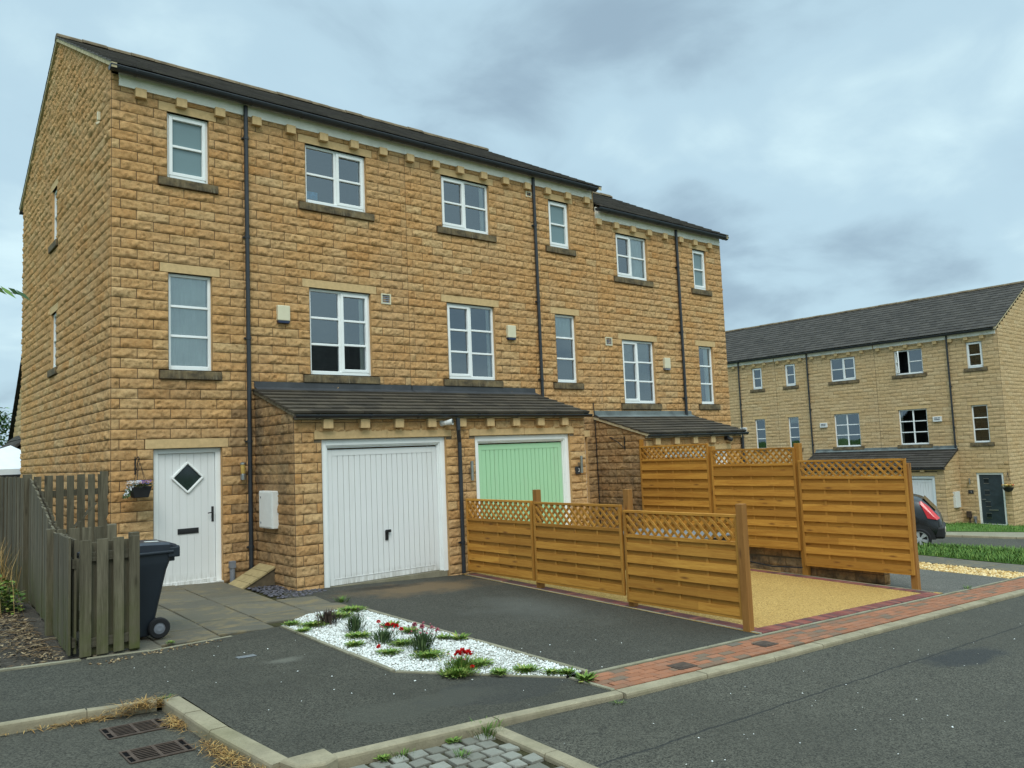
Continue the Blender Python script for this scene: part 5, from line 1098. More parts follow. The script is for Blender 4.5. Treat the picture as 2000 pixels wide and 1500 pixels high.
# low stone wall under the tall fence
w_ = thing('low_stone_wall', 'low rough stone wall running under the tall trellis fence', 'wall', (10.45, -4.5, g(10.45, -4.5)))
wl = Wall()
for xx, sg in ((-0.10, -1), (0.10, 1)): wl.face(-1.95, 2.6, -0.2, 0.30, (lambda xx, sg: (lambda U, Z, H: (xx+sg*H, U, Z-0.0)))(xx, sg), [], L=0.36, grime=lambda u, z: 0.95)  # stones darkened in colour to stand in for shade under the fence
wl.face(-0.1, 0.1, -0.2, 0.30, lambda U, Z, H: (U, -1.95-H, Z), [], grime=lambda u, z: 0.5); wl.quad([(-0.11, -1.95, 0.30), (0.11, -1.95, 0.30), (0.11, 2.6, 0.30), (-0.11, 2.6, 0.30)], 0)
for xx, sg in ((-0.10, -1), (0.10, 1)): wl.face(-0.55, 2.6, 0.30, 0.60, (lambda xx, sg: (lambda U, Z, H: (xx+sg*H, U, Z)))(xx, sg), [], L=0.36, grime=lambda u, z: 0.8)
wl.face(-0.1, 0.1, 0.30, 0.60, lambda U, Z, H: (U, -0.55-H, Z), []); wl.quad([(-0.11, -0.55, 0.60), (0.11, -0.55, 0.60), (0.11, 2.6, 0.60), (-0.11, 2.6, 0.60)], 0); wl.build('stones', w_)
hs = MB(); hs.tube([(10.13, -3.2, g(10.1, -3.2)+0.30), (10.12, -3.9, g(10.1, -3.9)+0.17), (10.12, -4.5, g(10.1, -4.5)+0.12), (10.13, -5.1, g(10.1, -5)+0.16)], 0.012, 8); tag(hs.build('hose', 'rubber'), 'black hose pipe hanging below the tall trellis fence', 'hose')
# dark garden table behind the trellis of the low fence
gt = thing('garden_table', 'low dark table with pale top glimpsed through the low fence trellis', 'garden table', (7.0, -4.75, g(7.0, -4.75)))
m = MB(); m.box(-0.42, 0.42, -0.85, 0.85, 0.86, 0.895, 0.5); m.build('table_top', 'cover_metal', gt, bevel=0.01); m = MB(); m.box(-0.38, 0.38, -0.80, 0.80, 0.30, 0.86, 0.5); m.build('skirt', 'bumper_plastic', gt, bevel=0.01)
for sx in (-1, 1):
    for sy in (-1, 1): m = MB(); m.box(sx*0.36-0.03, sx*0.36+0.03, sy*0.78-0.03, sy*0.78+0.03, 0, 0.30); m.build('leg', 'bumper_plastic', gt)
# ------------------------------------------------------------------ old fences and bin store
FXL = -1.19
of = thing('weathered_board_fence', 'long weathered board fence down the side, its top dropping towards the pavement', 'fence', (FXL, -1.5, g(FXL, -1.5)))
def ofz(y): return 1.70 if y > -0.28 else max(1.10, 1.70-(-0.28-y)*0.235)
def ofx(y): return -1.06+min(0.0, (y+0.2))*0.055 if y < -0.2 else -1.06-(y+0.2)*0.02
bm_ = MB(); ys = -4.02
while ys < 5.0:
    w_b = random.uniform(0.092, 0.104); x = ofx(ys)-of.location.x+random.uniform(-0.010, 0.010); y = ys-of.location.y; zt = ofz(ys+0.05)-of.location.z+random.uniform(-0.012, 0.012); zb = g(ofx(ys), ys)+0.03-of.location.z
    zt2 = zt-(0.02 if -2.9 < ys < -0.3 else 0.0); bm_.hexa([(x-0.011, y, zb), (x+0.011, y, zb), (x+0.011, y+w_b, zb), (x-0.011, y+w_b, zb), (x-0.011, y, zt2), (x+0.011, y, zt2), (x+0.011, y+w_b, zt), (x-0.011, y+w_b, zt)])
    if -4.1 < ys < -0.3: bm_.box(x+0.045, x+0.067, y+0.03, y+0.03+w_b, zb, zt-0.02)
    ys += w_b+0.018
bm_.build('boards', 'old_wood_up', of)
for (ya, yb) in ((-4.0, -2.75), (-2.75, -0.2), (-0.2, 2.4), (2.4, 5.0)):
    for f_ in (0.12, 0.78):
        rm = MB()
        for yy0, yy1 in ((ya, yb), ):
            p = Vector((ofx(yy0)+0.03, yy0, g(ofx(yy0), yy0)+(ofz(yy0)-g(ofx(yy0), yy0))*f_))-of.location; q = Vector((ofx(yy1)+0.03, yy1, g(ofx(yy1), yy1)+(ofz(yy1-0.1)-g(ofx(yy1), yy1))*f_))-of.location; rm.bar(p, q, 0.03, 0.09)
        rm.build('rail', 'old_wood_across', of)
for (py_, zt, s_) in ((-0.20, 1.74, 0.10), (-2.72, 1.13, 0.08), (2.4, 1.72, 0.10)):
    m = MB(); x = ofx(py_)-0.035-of.location.x; m.box(x-s_/2, x+s_/2, py_-s_/2-of.location.y, py_+s_/2-of.location.y, -0.05, zt-of.location.z); m.build('post', 'old_wood_up', of, bevel=0.004)
def picket(name, label, x0, x1, y, z0, ztops, wb, gap, rails, post_x=None, back=False):
    t = thing(name, label, 'fence panel', ((x0+x1)/2, y, z0)); cx = (x0+x1)/2; x = x0; i = 0; b = MB()
    while x < x1-0.03:
        w = min(wb+random.uniform(-0.006, 0.006), x1-x); zt = ztops(x)-z0+random.uniform(-0.008, 0.008); b.hexa([(x-cx, -0.011, 0.02), (x+w-cx, -0.011, 0.02), (x+w-cx, 0.011, 0.02), (x-cx, 0.011, 0.02), (x-cx, -0.011, zt), (x+w-cx, -0.011, zt), (x+w-cx, 0.011, zt), (x-cx, 0.011, zt)])
        if back: b.box(x+w-0.02-cx, min(x+w+gap+0.03, x1)-cx, 0.046, 0.066, 0.02, zt-0.03)
        x += w+gap
    b.build('boards', 'old_wood_up', t, bevel=0.002)
    for r in rails: m = MB(); m.box(x0-cx, x1-cx+0.0, 0.012, 0.045, r-z0, r-z0+0.09); m.build('rail', 'old_wood_across', t, bevel=0.003)
    for p in (post_x or ()): m = MB(); m.box(p[0]-cx, p[1]-cx, 0.012 if len(p) < 4 else p[3], 0.09, 0.0, p[2]-z0); m.build('post', 'old_wood_up', t, bevel=0.003)
    return t
picket('slatted_side_panel', 'tall weathered slatted panel with gaps between the old fence and the house corner', -0.98, -0.10, 0.05, -0.02, lambda x: 1.70, 0.098, 0.040, (0.35, 1.40), ((-0.115, -0.02, 1.735, -0.012), ))
lm = MB()
sp = bpy.data.objects['slatted_side_panel']; lm.bar((-0.40, 0.03, 0.42), (0.36, 0.03, 1.30), 0.028, 0.085, (0, 1, 0)); lm.build('brace', 'old_wood_across', sp)
picket('bin_store_panel', 'front slatted panel of the bin store, green with algae at its foot', -1.20, -0.645, -4.07, g(-0.95, -4.07), lambda x: 1.075 if x < -0.75 else 0.95, 0.100, 0.048, (0.02, 0.86), ((-0.735, -0.645, 1.11), ), True)
picket('bin_store_panel', 'rear slatted panel of the bin store, below the tall slatted panel', -1.18, -0.56, -2.78, g(-0.9, -2.78), lambda x: 1.12, 0.098, 0.030, (0.1, 0.78), ((-0.65, -0.56, 1.13), ))
# wheelie bin
wb = thing('wheelie_bin', 'dark wheelie bin with its lid handle towards the white front door', 'wheelie bin', (-0.62, -3.42, g(-0.62, -3.42)))
b = MB(); secs = []
for z, x0, x1, hw in ((0.03, -0.33, 0.20, 0.215), (0.10, -0.34, 0.225, 0.222), (0.72, -0.395, 0.355, 0.268), (0.80, -0.40, 0.385, 0.275), (0.92, -0.405, 0.40, 0.28)):
    r = 0.045; ring = []
    for cx, cy, a0 in ((x1-r, hw-r, 0), (x0+r, hw-r, 90), (x0+r, -hw+r, 180), (x1-r, -hw+r, 270)): ring += [(cx+r*math.cos(math.radians(a0+30*k)), cy+r*math.sin(math.radians(a0+30*k)), z) for k in range(4)]
    secs.append(ring)
n = 16; b.add([p for r in secs for p in r], [(i*n+k, i*n+(k+1) % n, (i+1)*n+(k+1) % n, (i+1)*n+k) for i in range(4) for k in range(n)]+[tuple(range(n))[::-1], tuple(range(4*n, 5*n))]); b.build('body', 'bin_plastic', wb, smooth=False, bevel=0.006)
rb = MB(); rb.box(-0.42, 0.42, -0.298, 0.298, 0.895, 0.93); rb.build('rim', 'bin_plastic', wb, bevel=0.012)
l = MB(); lp = []
for x, z, hw in ((-0.44, 0.930, 0.30), (-0.43, 0.955, 0.30), (-0.25, 1.005, 0.27), (0.10, 1.030, 0.27), (0.38, 1.015, 0.285), (0.46, 0.985, 0.25), (0.50, 0.955, 0.20)): lp.append([(x, -hw, z-0.025), (x, -hw*0.86, z), (x, hw*0.86, z), (x, hw, z-0.025)])
V = [p for r in lp for p in r]; F = [(i*4+k, i*4+k+1, (i+1)*4+k+1, (i+1)*4+k) for i in range(6) for k in range(3)]; l.add(V, F); l.add([(x, y, z-0.03) for (x, y, z) in V], [f[::-1] for f in F])
for s_ in (0, 3): l.add([lp[i][s_] for i in range(7)]+[(lp[i][s_][0], lp[i][s_][1], 0.925 if i < 5 else lp[i][s_][2]-0.03) for i in range(7)], [(i, i+1, 8+i, 7+i) for i in range(6)])
l.build('lid', 'bin_lid_plastic', wb, bevel=0.006)
h_ = MB(); h_.tube([(0.47, -0.27, 0.955), (0.47, 0.27, 0.955)], 0.018, 10); h_.box(0.36, 0.485, -0.285, -0.245, 0.85, 0.96); h_.box(0.36, 0.485, 0.245, 0.285, 0.85, 0.96); h_.box(0.38, 0.455, -0.20, 0.20, 0.80, 0.885); h_.build('handle', 'bin_plastic', wb, bevel=0.01)
for sy, lb in ((-1, 'near'), (1, 'far')):
    w = MB(); w.lathe([(0.06, -0.03), (0.10, -0.03), (0.112, -0.018), (0.112, 0.018), (0.10, 0.03), (0.06, 0.03)], (0.265, sy*0.265, 0.108), 'y', 24, None, False); wo = w.build('wheel', 'rubber', wb)
    r = MB(); r.lathe([(0.0, -0.022), (0.03, -0.024), (0.062, -0.016), (0.066, -0.026), (0.066, 0.02), (0.0, 0.02)], (0.265, sy*0.268, 0.108), 'y', 20); r.build('hub', 'grey_plastic', wo)
ax = MB(); ax.tube([(0.265, -0.26, 0.108), (0.265, 0.26, 0.108)], 0.014, 8); ax.build('axle', 'rust_iron', wb)
st = MB(); st.hexa([(-0.22, -0.10, 1.008), (0.02, -0.12, 1.026), (0.05, 0.02, 1.028), (-0.20, 0.02, 1.010), (-0.22, -0.10, 1.0125), (0.02, -0.12, 1.0305), (0.05, 0.02, 1.0325), (-0.20, 0.02, 1.0145)]); st.hexa([(0.16, -0.14, 1.0285), (0.30, -0.14, 1.022), (0.30, -0.08, 1.022), (0.16, -0.08, 1.0285), (0.16, -0.14, 1.032), (0.30, -0.14, 1.026), (0.30, -0.08, 1.026), (0.16, -0.08, 1.032)]); st.build('sticker', 'white_plastic', wb)
# ------------------------------------------------------------------ plants
def flower(mb, p, r, n=16):
    for _ in range(n):
        a, e = random.uniform(0, 6.28), random.uniform(-0.2, 1.4); d = (math.cos(a)*math.cos(e), math.sin(a)*math.cos(e), math.sin(e)); mb.leaf(Vector(p)+Vector(d)*r*0.25, d, (random.uniform(-1, 1), random.uniform(-1, 1), random.uniform(-1, 1)), r*random.uniform(0.7, 1.1), r*0.9)
def flower_plant(x, y, label, leaf, h, spread, n, heads=(), petal=None, cat='plant', name='flowering_plant', bud=None):
    t = thing(name, label, cat, (x, y, g(x, y))); m = MB()
    for _ in range(n):
        a = random.uniform(0, 6.28); r = abs(random.gauss(0, spread*0.4)); lean_ = random.uniform(0.1, 0.75); z = random.uniform(0, h*0.45)
        m.blade((r*math.cos(a), r*math.sin(a), z), (lean_*math.cos(a), lean_*math.sin(a), 1), h*random.uniform(0.25, 0.6), 0.010, None, 0.5)
    for (dx, dy, dz, r) in heads:
        m.tube([(dx*0.3, dy*0.3, 0.02), (dx*0.8, dy*0.8, dz*0.6), (dx, dy, dz-0.03)], 0.003, 4); fm_ = MB(); flower(fm_, (dx, dy, dz-0.03), r*0.68, 44); fm_.build('flower_head', petal, t)
    if bud:
        for _ in range(bud[0]):
            a = random.uniform(0, 6.28); r = random.uniform(0.0, spread*0.7); z = h*random.uniform(0.75, 1.1); k0 = len(m.mi); m.tube([(r*0.4*math.cos(a), r*0.4*math.sin(a), 0.02), (r*math.cos(a), r*math.sin(a), z)], 0.002, 3); k1 = len(m.mi); flower(m, (r*math.cos(a), r*math.sin(a), z), 0.014, 6)
            for q in range(k1, len(m.mi)): m.mi[q] = 1
    m.build('foliage', (leaf, bud[1]) if bud else leaf, t)
    return t
flower_plant(1.47, -4.02, 'bronze leaved flowerless plant nearest the paving slabs', 'bronze_leaf', 0.22, 0.20, 330)
flower_plant(1.52, -4.58, 'dark green spiky plant with bare brown stems, second from the slabs', 'dark_leaf', 0.24, 0.14, 300, bud=(14, 'bronze_leaf'))
flower_plant(1.50, -5.25, 'dark plant with several small red and white flower heads', 'dark_leaf', 0.18, 0.22, 300, [(0.02, 0.12, 0.24, 0.034), (0.07, 0.02, 0.215, 0.042), (0.13, -0.06, 0.20, 0.042), (0.16, -0.12, 0.17, 0.036), (-0.17, -0.20, 0.06, 0.034), (0.11, -0.03, 0.215, 0.035)], 'red_petal', bud=(6, 'pink_petal'))
flower_plant(1.62, -5.84, 'tall bushy plant with dusky pink buds, fourth from the slabs', 'dark_leaf', 0.26, 0.20, 380, [(-0.05, 0.06, 0.31, 0.04), (0.0, 0.0, 0.29, 0.04), (0.10, -0.03, 0.27, 0.03), (0.15, -0.06, 0.24, 0.035)], 'pink_petal', bud=(24, 'pink_petal'))
flower_plant(1.52, -6.64, 'plant with one big bright red flower cluster nearest the pavement', 'weed_leaf', 0.15, 0.26, 420, [(0.02, -0.02, 0.20, 0.055), (0.06, -0.05, 0.185, 0.055), (-0.02, 0.0, 0.19, 0.05), (0.04, -0.14, 0.08, 0.03)], 'red_petal', bud=(14, 'pink_petal'))
def weed(x, y, r, n, label, dz=0.0, h=0.07, mat='weed_leaf', name='weed_clump'):
    broad = h > 0.08; n = n if broad else int(n*2.2); h = h if broad else h*0.62
    m = MB()
    for _ in range(n):
        a = random.uniform(0, 6.28); q = abs(random.gauss(0, r*0.42)); q = q if q < r*0.8 else random.uniform(0, r*0.6); e = random.uniform(0.03, 0.75); m.leaf((q*math.cos(a), q*math.sin(a), random.uniform(0.004, 0.02)), (math.cos(a)*math.cos(e), math.sin(a)*math.cos(e), math.sin(e)), (-math.cos(a)*math.sin(e)+random.uniform(-0.4, 0.4), -math.sin(a)*math.sin(e)+random.uniform(-0.4, 0.4), math.cos(e)), h*random.uniform(0.5, 1.4), h*random.uniform(0.25, 0.5))
    return tag(m.build(name, mat, loc=(x, y, g(x, y)+dz)), label, 'weeds', 'weeds growing through the gravel and joints')
for x, y, r, n, lb in ((2.10, -3.42, 0.22, 260, 'bright green weeds in the corner of the gravel bed by the slabs and tarmac drive'), (1.75, -3.70, 0.26, 300, 'spreading green weeds beside the bronze plant'), (1.28, -4.02, 0.20, 190, 'yellow green weeds left of the bronze plant'), (1.10, -3.82, 0.12, 80, 'small weeds at the tip of the gravel bed by the pavement'), (1.05, -4.25, 0.08, 60, 'little weeds on the left edging of the gravel bed'),
                       (1.42, -4.85, 0.17, 190, 'green weeds in front of the dark spiky plant'), (1.98, -4.60, 0.09, 50, 'broad leaved weed behind the dark spiky plant'), (2.00, -4.98, 0.10, 46, 'broad leaved weed behind the red and white flowers'), (1.18, -5.20, 0.13, 100, 'weeds between the red flowers and the pavement edging'), (1.62, -5.45, 0.18, 170, 'green weeds under the red and white flowers'),
                       (1.30, -5.72, 0.15, 110, 'weeds left of the tall pink budded plant'), (1.55, -6.05, 0.22, 230, 'mat of green weeds below the tall pink budded plant'), (2.13, -5.48, 0.10, 60, 'leafy weed by the tarmac drive edging'), (2.24, -5.62, 0.08, 40, 'smaller leafy weed against the tarmac drive edging'), (1.42, -6.75, 0.20, 240, 'thick weeds left of the big red flower'), (1.75, -6.62, 0.17, 180, 'thick weeds right of the big red flower'), (1.38, -7.02-0.0+0.25, 0.12, 90, 'weeds spilling over the bed edge below the big red flower'),
                       (1.72, -6.98, 0.09, 90, 'tuft of grass on the bed edge right of the big red flower'), (1.98, -7.05, 0.15, 150, 'weeds near the brick end of the gravel bed'), (2.12, -7.26, 0.08, 60, 'small weeds close to the pointed end of the gravel bed'), (2.22, -7.36, 0.09, 90, 'weeds at the pointed end of the gravel bed by the bricks'), (2.2, -7.62, 0.05, 40, 'weeds in the joint between bricks and pavement')):
    weed(x, y, r*1.15, int(n*1.8), lb, 0.010, 0.085 if n < 60 else 0.066)
def tuft(x, y, r, n, h, label, mat='grass_blade', dz=0.0):
    m = MB()
    for _ in range(n):
        a = random.uniform(0, 6.28); q = random.uniform(0, r); m.blade((q*math.cos(a), q*math.sin(a), 0), (0.6*math.cos(a), 0.6*math.sin(a), 1), h*random.uniform(0.5, 1.2), 0.006, None, 0.6)
    return tag(m.build('grass_tuft', mat, loc=(x, y, g(x, y)+dz)), label, 'grass tuft')
tuft(2.33, -2.72, 0.09, 90, 0.10, 'grass tuft between the slabs and the white garage door'); tuft(0.74, -8.04, 0.14, 110, 0.10, 'grass tuft where setts meet the kerb and edging stone', dz=-0.05); tuft(0.33, -8.30, 0.06, 50, 0.05, 'bright green grass tuft among the setts', dz=-0.055); tuft(2.05, -8.16, 0.06, 40, 0.05, 'tiny grass tuft in the kerb gutter below the brick strip', dz=-0.05); tuft(-0.94, -5.95, 0.06, 40, 0.05, 'green tuft on the straw heap above the drain grates', dz=0.0); tuft(0.02, -8.02, 0.10, 60, 0.05, 'grass along the foot of the kerb by the setts', dz=-0.06)
tuft(5.45, -2.6, 0.04, 24, 0.05, 'tiny weed at the foot of the low trellis fence'); tuft(11.1, -7.45, 0.08, 40, 0.09, 'small weed at the corner of the grey drive and brick strip')
for x, y, r, n, h, lb in ((0.45, -8.03, 0.06, 34, 0.09, 'broad leaved weed under the kerb beside the setts, near the grass tuft'), (-0.12, -8.02, 0.06, 34, 0.08, 'broad leaved weed under the kerb at the left of the setts'), (-0.32, -3.98, 0.06, 40, 0.05, 'little weed by the wheelie bin wheel')):
    weed(x, y, r, n*2, lb, -0.06 if y < -8 else 0.01, h*0.62)
# bushy growth and dry grass against the old fence
m = MB()
for _ in range(900):
    a, e = random.uniform(0, 6.28), random.uniform(-0.1, 1.3); r = random.uniform(0.4, 1.0); p = (0.30*r*math.cos(a)*math.cos(e), 0.42*r*math.sin(a)*math.cos(e), 0.02+0.40*r*math.sin(e)); m.leaf(p, (math.cos(a), math.sin(a), random.uniform(-0.3, 0.5)), (random.uniform(-0.6, 0.6), random.uniform(-0.6, 0.6), 1), random.uniform(0.04, 0.09), random.uniform(0.03, 0.05))
tag(m.build('green_bush', 'weed_leaf', loc=(-1.52, -0.85, g(-1.5, -0.8))), 'low green leafy bush at the foot of the weathered board fence', 'bush')
m = MB()
for _ in range(700):
    x, y = random.gauss(0, 0.14), random.gauss(0, 0.9); a = random.uniform(0, 6.28); m.blade((x, y, 0), (0.25*math.cos(a), 0.25*math.sin(a), 1), random.uniform(0.4, 1.0), 0.006, random.uniform(0.4, 1.0), 0.7)
tag(m.build('dry_grass', 'straw', loc=(-1.55, 0.9, g(-1.5, 0.9))), 'tall dry straw coloured grass against the weathered board fence', 'dry grass')
# hanging baskets
def basket(loc, label, petal, rz=0.0, square=True, hang=0.42, s=1.0, trail=True):
    t = thing('hanging_basket', label, 'hanging basket', loc, rz); b = MB()
    if square: b.hexa([(-0.10*s, -0.09*s, 0), (0.10*s, -0.09*s, 0), (0.10*s, 0.09*s, 0), (-0.10*s, 0.09*s, 0), (-0.14*s, -0.12*s, 0.165*s), (0.14*s, -0.12*s, 0.165*s), (0.14*s, 0.12*s, 0.165*s), (-0.14*s, 0.12*s, 0.165*s)])
    else: b.lathe([(0.03*s, 0), (0.12*s, 0.05*s), (0.165*s, 0.15*s)], (0, 0, 0), 'z', 18)
    b.build('pot', 'bumper_plastic', t, bevel=0.008)
    w = MB()
    for a in (0.6, 2.5, 4.0, 5.6): w.tube([(0.12*s*math.cos(a), 0.11*s*math.sin(a), 0.16*s), (0.0, 0.0, hang)], 0.003, 4)
    w.build('wires', 'black_iron', t); f = MB(); lf = MB()
    for _ in range(260): a = random.uniform(0, 6.28); r = random.uniform(0, 0.17*s); lf.leaf((r*math.cos(a), r*math.sin(a), 0.15*s+random.uniform(0, 0.05)), (math.cos(a), math.sin(a), random.uniform(-0.3, 0.8)), (random.uniform(-0.5, 0.5), random.uniform(-0.5, 0.5), 1), 0.045, 0.02)
    if trail:
        for _ in range(110): q = random.uniform(0, 1); lf.leaf((-0.13*s-0.05*q+random.uniform(-0.04, 0.04), random.uniform(-0.1, 0.1), 0.15*s-0.14*q), (random.uniform(-1, 0), random.uniform(-0.5, 0.5), -0.5), (random.uniform(-0.5, 0.5), -1, 0.3), 0.035, 0.012)
    for _ in range(75):
        a = random.uniform(0, 6.28); r = random.uniform(0.02, 0.18*s); x_ = r*math.cos(a); tn = random.uniform(0.55, 1.0) if (x_ < 0.0 and petal == 'mixed_petal') else random.uniform(0.0, 0.45)
        if petal != 'mixed_petal': tn = random.random()*0.35 if abs(x_) < 0.05 else random.uniform(0.4, 1.0)
        for _k in range(5): e = random.uniform(0, 6.28); f.leaf((x_, r*math.sin(a), 0.20*s+random.uniform(-0.01, 0.05)), (math.cos(e), math.sin(e), 0.5), (0, 0, 1), 0.022 if s < 1.2 else 0.05, 0.016 if s < 1.2 else 0.04, tn)
    if trail and petal == 'mixed_petal':
        for _ in range(26):
            q = random.uniform(0, 1); p = (-0.13*s-0.06*q+random.uniform(-0.03, 0.03), random.uniform(-0.12, 0.1), 0.17*s-0.12*q)
            for _k in range(4): e = random.uniform(0, 6.28); f.leaf(p, (math.cos(e), -0.3, math.sin(e)), (0, -1, 0.2), 0.02, 0.014, random.uniform(0.6, 1.0))
    lf.build('foliage', 'dark_leaf', t); f.build('flowers', petal, t); return t
basket((0.345, -0.245, 1.325), 'black hanging pot of white and violet flowers left of the white front door', 'mixed_petal', hang=0.52)
fb = basket((FX-0.27, YC+0.02, FZ+1.38), 'hanging basket of red and yellow flowers beside the far grey door', 'warm_petal', square=False, hang=0.68, s=1.25, trail=False)
# ------------------------------------------------------------------ trees
def tree(name, label, loc, h, cr, nl, ls, mat='tree_leaf', ctr=0.62, sq=0.8, seed=1):
    rnd = random.Random(seed); t = thing(name, label, 'tree', loc); tr = MB(); tr.tube([(0, 0, -0.1), (0.05, 0.02, h*0.3), (0.0, 0.08, h*0.62)], [h*0.03, h*0.022, h*0.010], 9); cl = []
    for k in range(22):
        a = rnd.uniform(0, 6.28); e = rnd.uniform(-0.4, 1.4); r = cr*rnd.uniform(0.45, 0.95); c = Vector((r*math.cos(a)*math.cos(e), r*math.sin(a)*math.cos(e), h*ctr+r*sq*math.sin(e))); cl.append((c, cr*rnd.uniform(0.22, 0.40)))
        if k % 2 == 0: tr.tube([(0, 0.03, h*rnd.uniform(0.28, 0.5)), tuple(c*0.55+Vector((0, 0, h*0.22))), tuple(c)], [h*0.010, h*0.006, h*0.003], 6)
    tr.build('trunk', 'bark', t); lf = MB()
    for _ in range(nl):
        c, r = rnd.choice(cl); d = Vector((rnd.gauss(0, 1), rnd.gauss(0, 1), rnd.gauss(0, 1))).normalized(); p = c+d*r*rnd.uniform(0.5, 1.0)
        lf.leaf(p, (rnd.uniform(-1, 1), rnd.uniform(-1, 1), rnd.uniform(-0.9, 0.3)), (rnd.uniform(-0.6, 0.6), rnd.uniform(-0.6, 0.6), 1), ls*rnd.uniform(0.7, 1.3), ls*0.5, rnd.random())
    lf.build('crown', mat, t); return t
tree('leafy_tree', 'rounded green tree behind the grey roof at the far left edge', (2.2, 36.5, 0.4), 4.6, 2.6, 5200, 0.22, seed=3)
# a tree standing left of the frame, one twig reaching into view
lt_ = thing('twig_tree', 'slender tree whose leafy twig reaches in at the left edge of the sky', 'tree', (-4.6, -6.0, g(-4.6, -6.0))); tr = MB(); tr.tube([(0, 0, -0.1), (0.1, 0.05, 1.6), (0.35, 0.2, 3.2), (0.3, 0.3, 4.6)], [0.09, 0.07, 0.05, 0.02], 9)
TIP = Vector((-2.12, -6.73, 2.98))-lt_.location
tr.tube([(0.3, 0.15, 2.7), (1.1, 0.0, 3.3), tuple(TIP+Vector((-0.62, 0.12, 0.06))), tuple(TIP+Vector((-0.2, 0.03, 0.08))), tuple(TIP)], [0.03, 0.018, 0.008, 0.005, 0.002], 6); tr.build('trunk', 'bark', lt_); lf = MB()
for i in range(15):
    f_ = i/14; p = TIP+Vector((-0.62*(1-f_), 0.12*(1-f_), 0.03+0.05*math.sin(3.1*f_))); s_ = 1 if i % 2 else -1
    lf.leaf(p, (0.35+0.4*f_, s_*0.55, -0.75+0.5*f_*(s_ > 0)), (0.35, -0.9, 0.25), random.uniform(0.11, 0.15), 0.036)
rr = random.Random(5)
for _ in range(500): lf.leaf((rr.gauss(0.1, 0.45), rr.gauss(0.3, 0.5), rr.gauss(4.2, 0.5)), (rr.uniform(-1, 1), rr.uniform(-1, 1), -0.6), (rr.uniform(-0.5, 0.5), rr.uniform(-0.5, 0.5), 1), 0.17, 0.045)
lf.build('crown', 'tree_leaf', lt_)
# ------------------------------------------------------------------ buildings behind on the left
bh = thing('rear_stone_house', 'stone house gable seen behind the end terrace at the far left', 'house', (0.75, 14.5, 0.2)); wl = Wall()
def bclip(z): return (-3.5, 1.30-(z-2.0)*0.98)
wl.face(-3.5, 3.5, -0.6, 6.6, lambda U, Z, H: (-H, U, Z), [], top=bclip, lo=True, reveal=0); wl.quad([(0, 1.3, -0.5), (6, 1.3, -0.5), (6, 1.3, 2.0), (0, 1.3, 2.0)]); wl.build('wall', bh, ('far_stone', 'mortar'))
tiles('roof', bh, -0.10, 6, (1.50, 1.98), (-3.3, 6.68), 'roof_tile')
gb = thing('garage_building', 'low building with grey sloping roof behind the white gazebo at the far left', 'garage', (1.0, 13.0, 0.45), math.pi/2); m = MB(); m.box(-1.2, 1.5, -2.8, 1.05, -0.6, 1.5, 0.5); m.prism([(0, 1.05, 1.5), (0, -0.9, 3.3), (0, -2.8, 1.5)], (-1.2, 0, 0), (1.5, 0, 0), 0.5); m.build('wall', 'mortar', gb)
tiles('roof', gb, -1.4, 1.7, (1.35, 1.38), (-0.9, 3.42), 'roof_tile'); tiles('roof', gb, -1.4, 1.7, (-3.15, 1.38), (-0.9, 3.42), 'roof_tile')
vq = MB(); vq.bar((-1.42, 1.36, 1.36), (-1.42, -0.9, 3.40), 0.05, 0.10, (1, 0, 0)); vq.build('verge', 'roof_tile', gb)
cn = thing('white_gazebo', 'white fabric gazebo roof above the old fence at the far left', 'gazebo', (-0.35, 9.6, 0.0)); m = MB(); m.add([(-1.3, -1.2, 1.85), (1.15, -1.2, 1.85), (1.15, 1.2, 1.85), (-1.3, 1.2, 1.85), (0.32, 0, 2.42)], [(0, 1, 4), (1, 2, 4), (2, 3, 4), (3, 0, 4)], 0.5); m.add([(-1.3, -1.2, 1.72), (1.15, -1.2, 1.72), (1.15, 1.2, 1.72), (-1.3, 1.2, 1.72), (-1.3, -1.2, 1.85), (1.15, -1.2, 1.85), (1.15, 1.2, 1.85), (-1.3, 1.2, 1.85)], [(0, 1, 5, 4), (1, 2, 6, 5), (2, 3, 7, 6), (3, 0, 4, 7)], 0.5); m.build('canopy', 'canopy_cloth', cn)
for sx in (-1.25, 1.1):
    for sy in (-1.15, 1.15): q = MB(); q.box(sx-0.02, sx+0.02, sy-0.02, sy+0.02, -0.1, 1.75); q.build('leg', 'bumper_plastic', cn)
q = MB(); q.box(-1.3, 1.15, -1.22, -1.19, 1.62, 1.72); q.build('rail', 'bumper_plastic', cn)
# the house over the road, behind the viewer, mirrored dark in the lowest panes
oh = thing('opposite_house', 'stone house across the road, seen only mirrored in the lowest window panes', 'house', (20.5, -34, 0.35)); wl = Wall()
wl.face(-4.5, 4.6, -0.4, 6.3, lambda U, Z, H: (U, 3.5+H, Z), [], lo=True); wl.quad([(-4.5, 3.4, -4), (4.6, 3.4, -4), (4.6, 3.4, 6.3), (-4.5, 3.4, 6.3)])
for xx, sg in ((-4.5, -1), (4.6, 1)): wl.face(-3.5, 3.5, -0.4, 6.3, (lambda xx, sg: (lambda U, Z, H: (xx+sg*H, U, Z)))(xx, sg), [], lo=True)
wl.build('wall', oh, ('far_stone', 'mortar')); tiles('roof', oh, -4.7, 4.8, (3.85, 6.25), (0.0, 8.9), 'roof_tile'); tiles('roof', oh, -4.7, 4.8, (-3.85, 6.25), (0.0, 8.9), 'roof_tile')
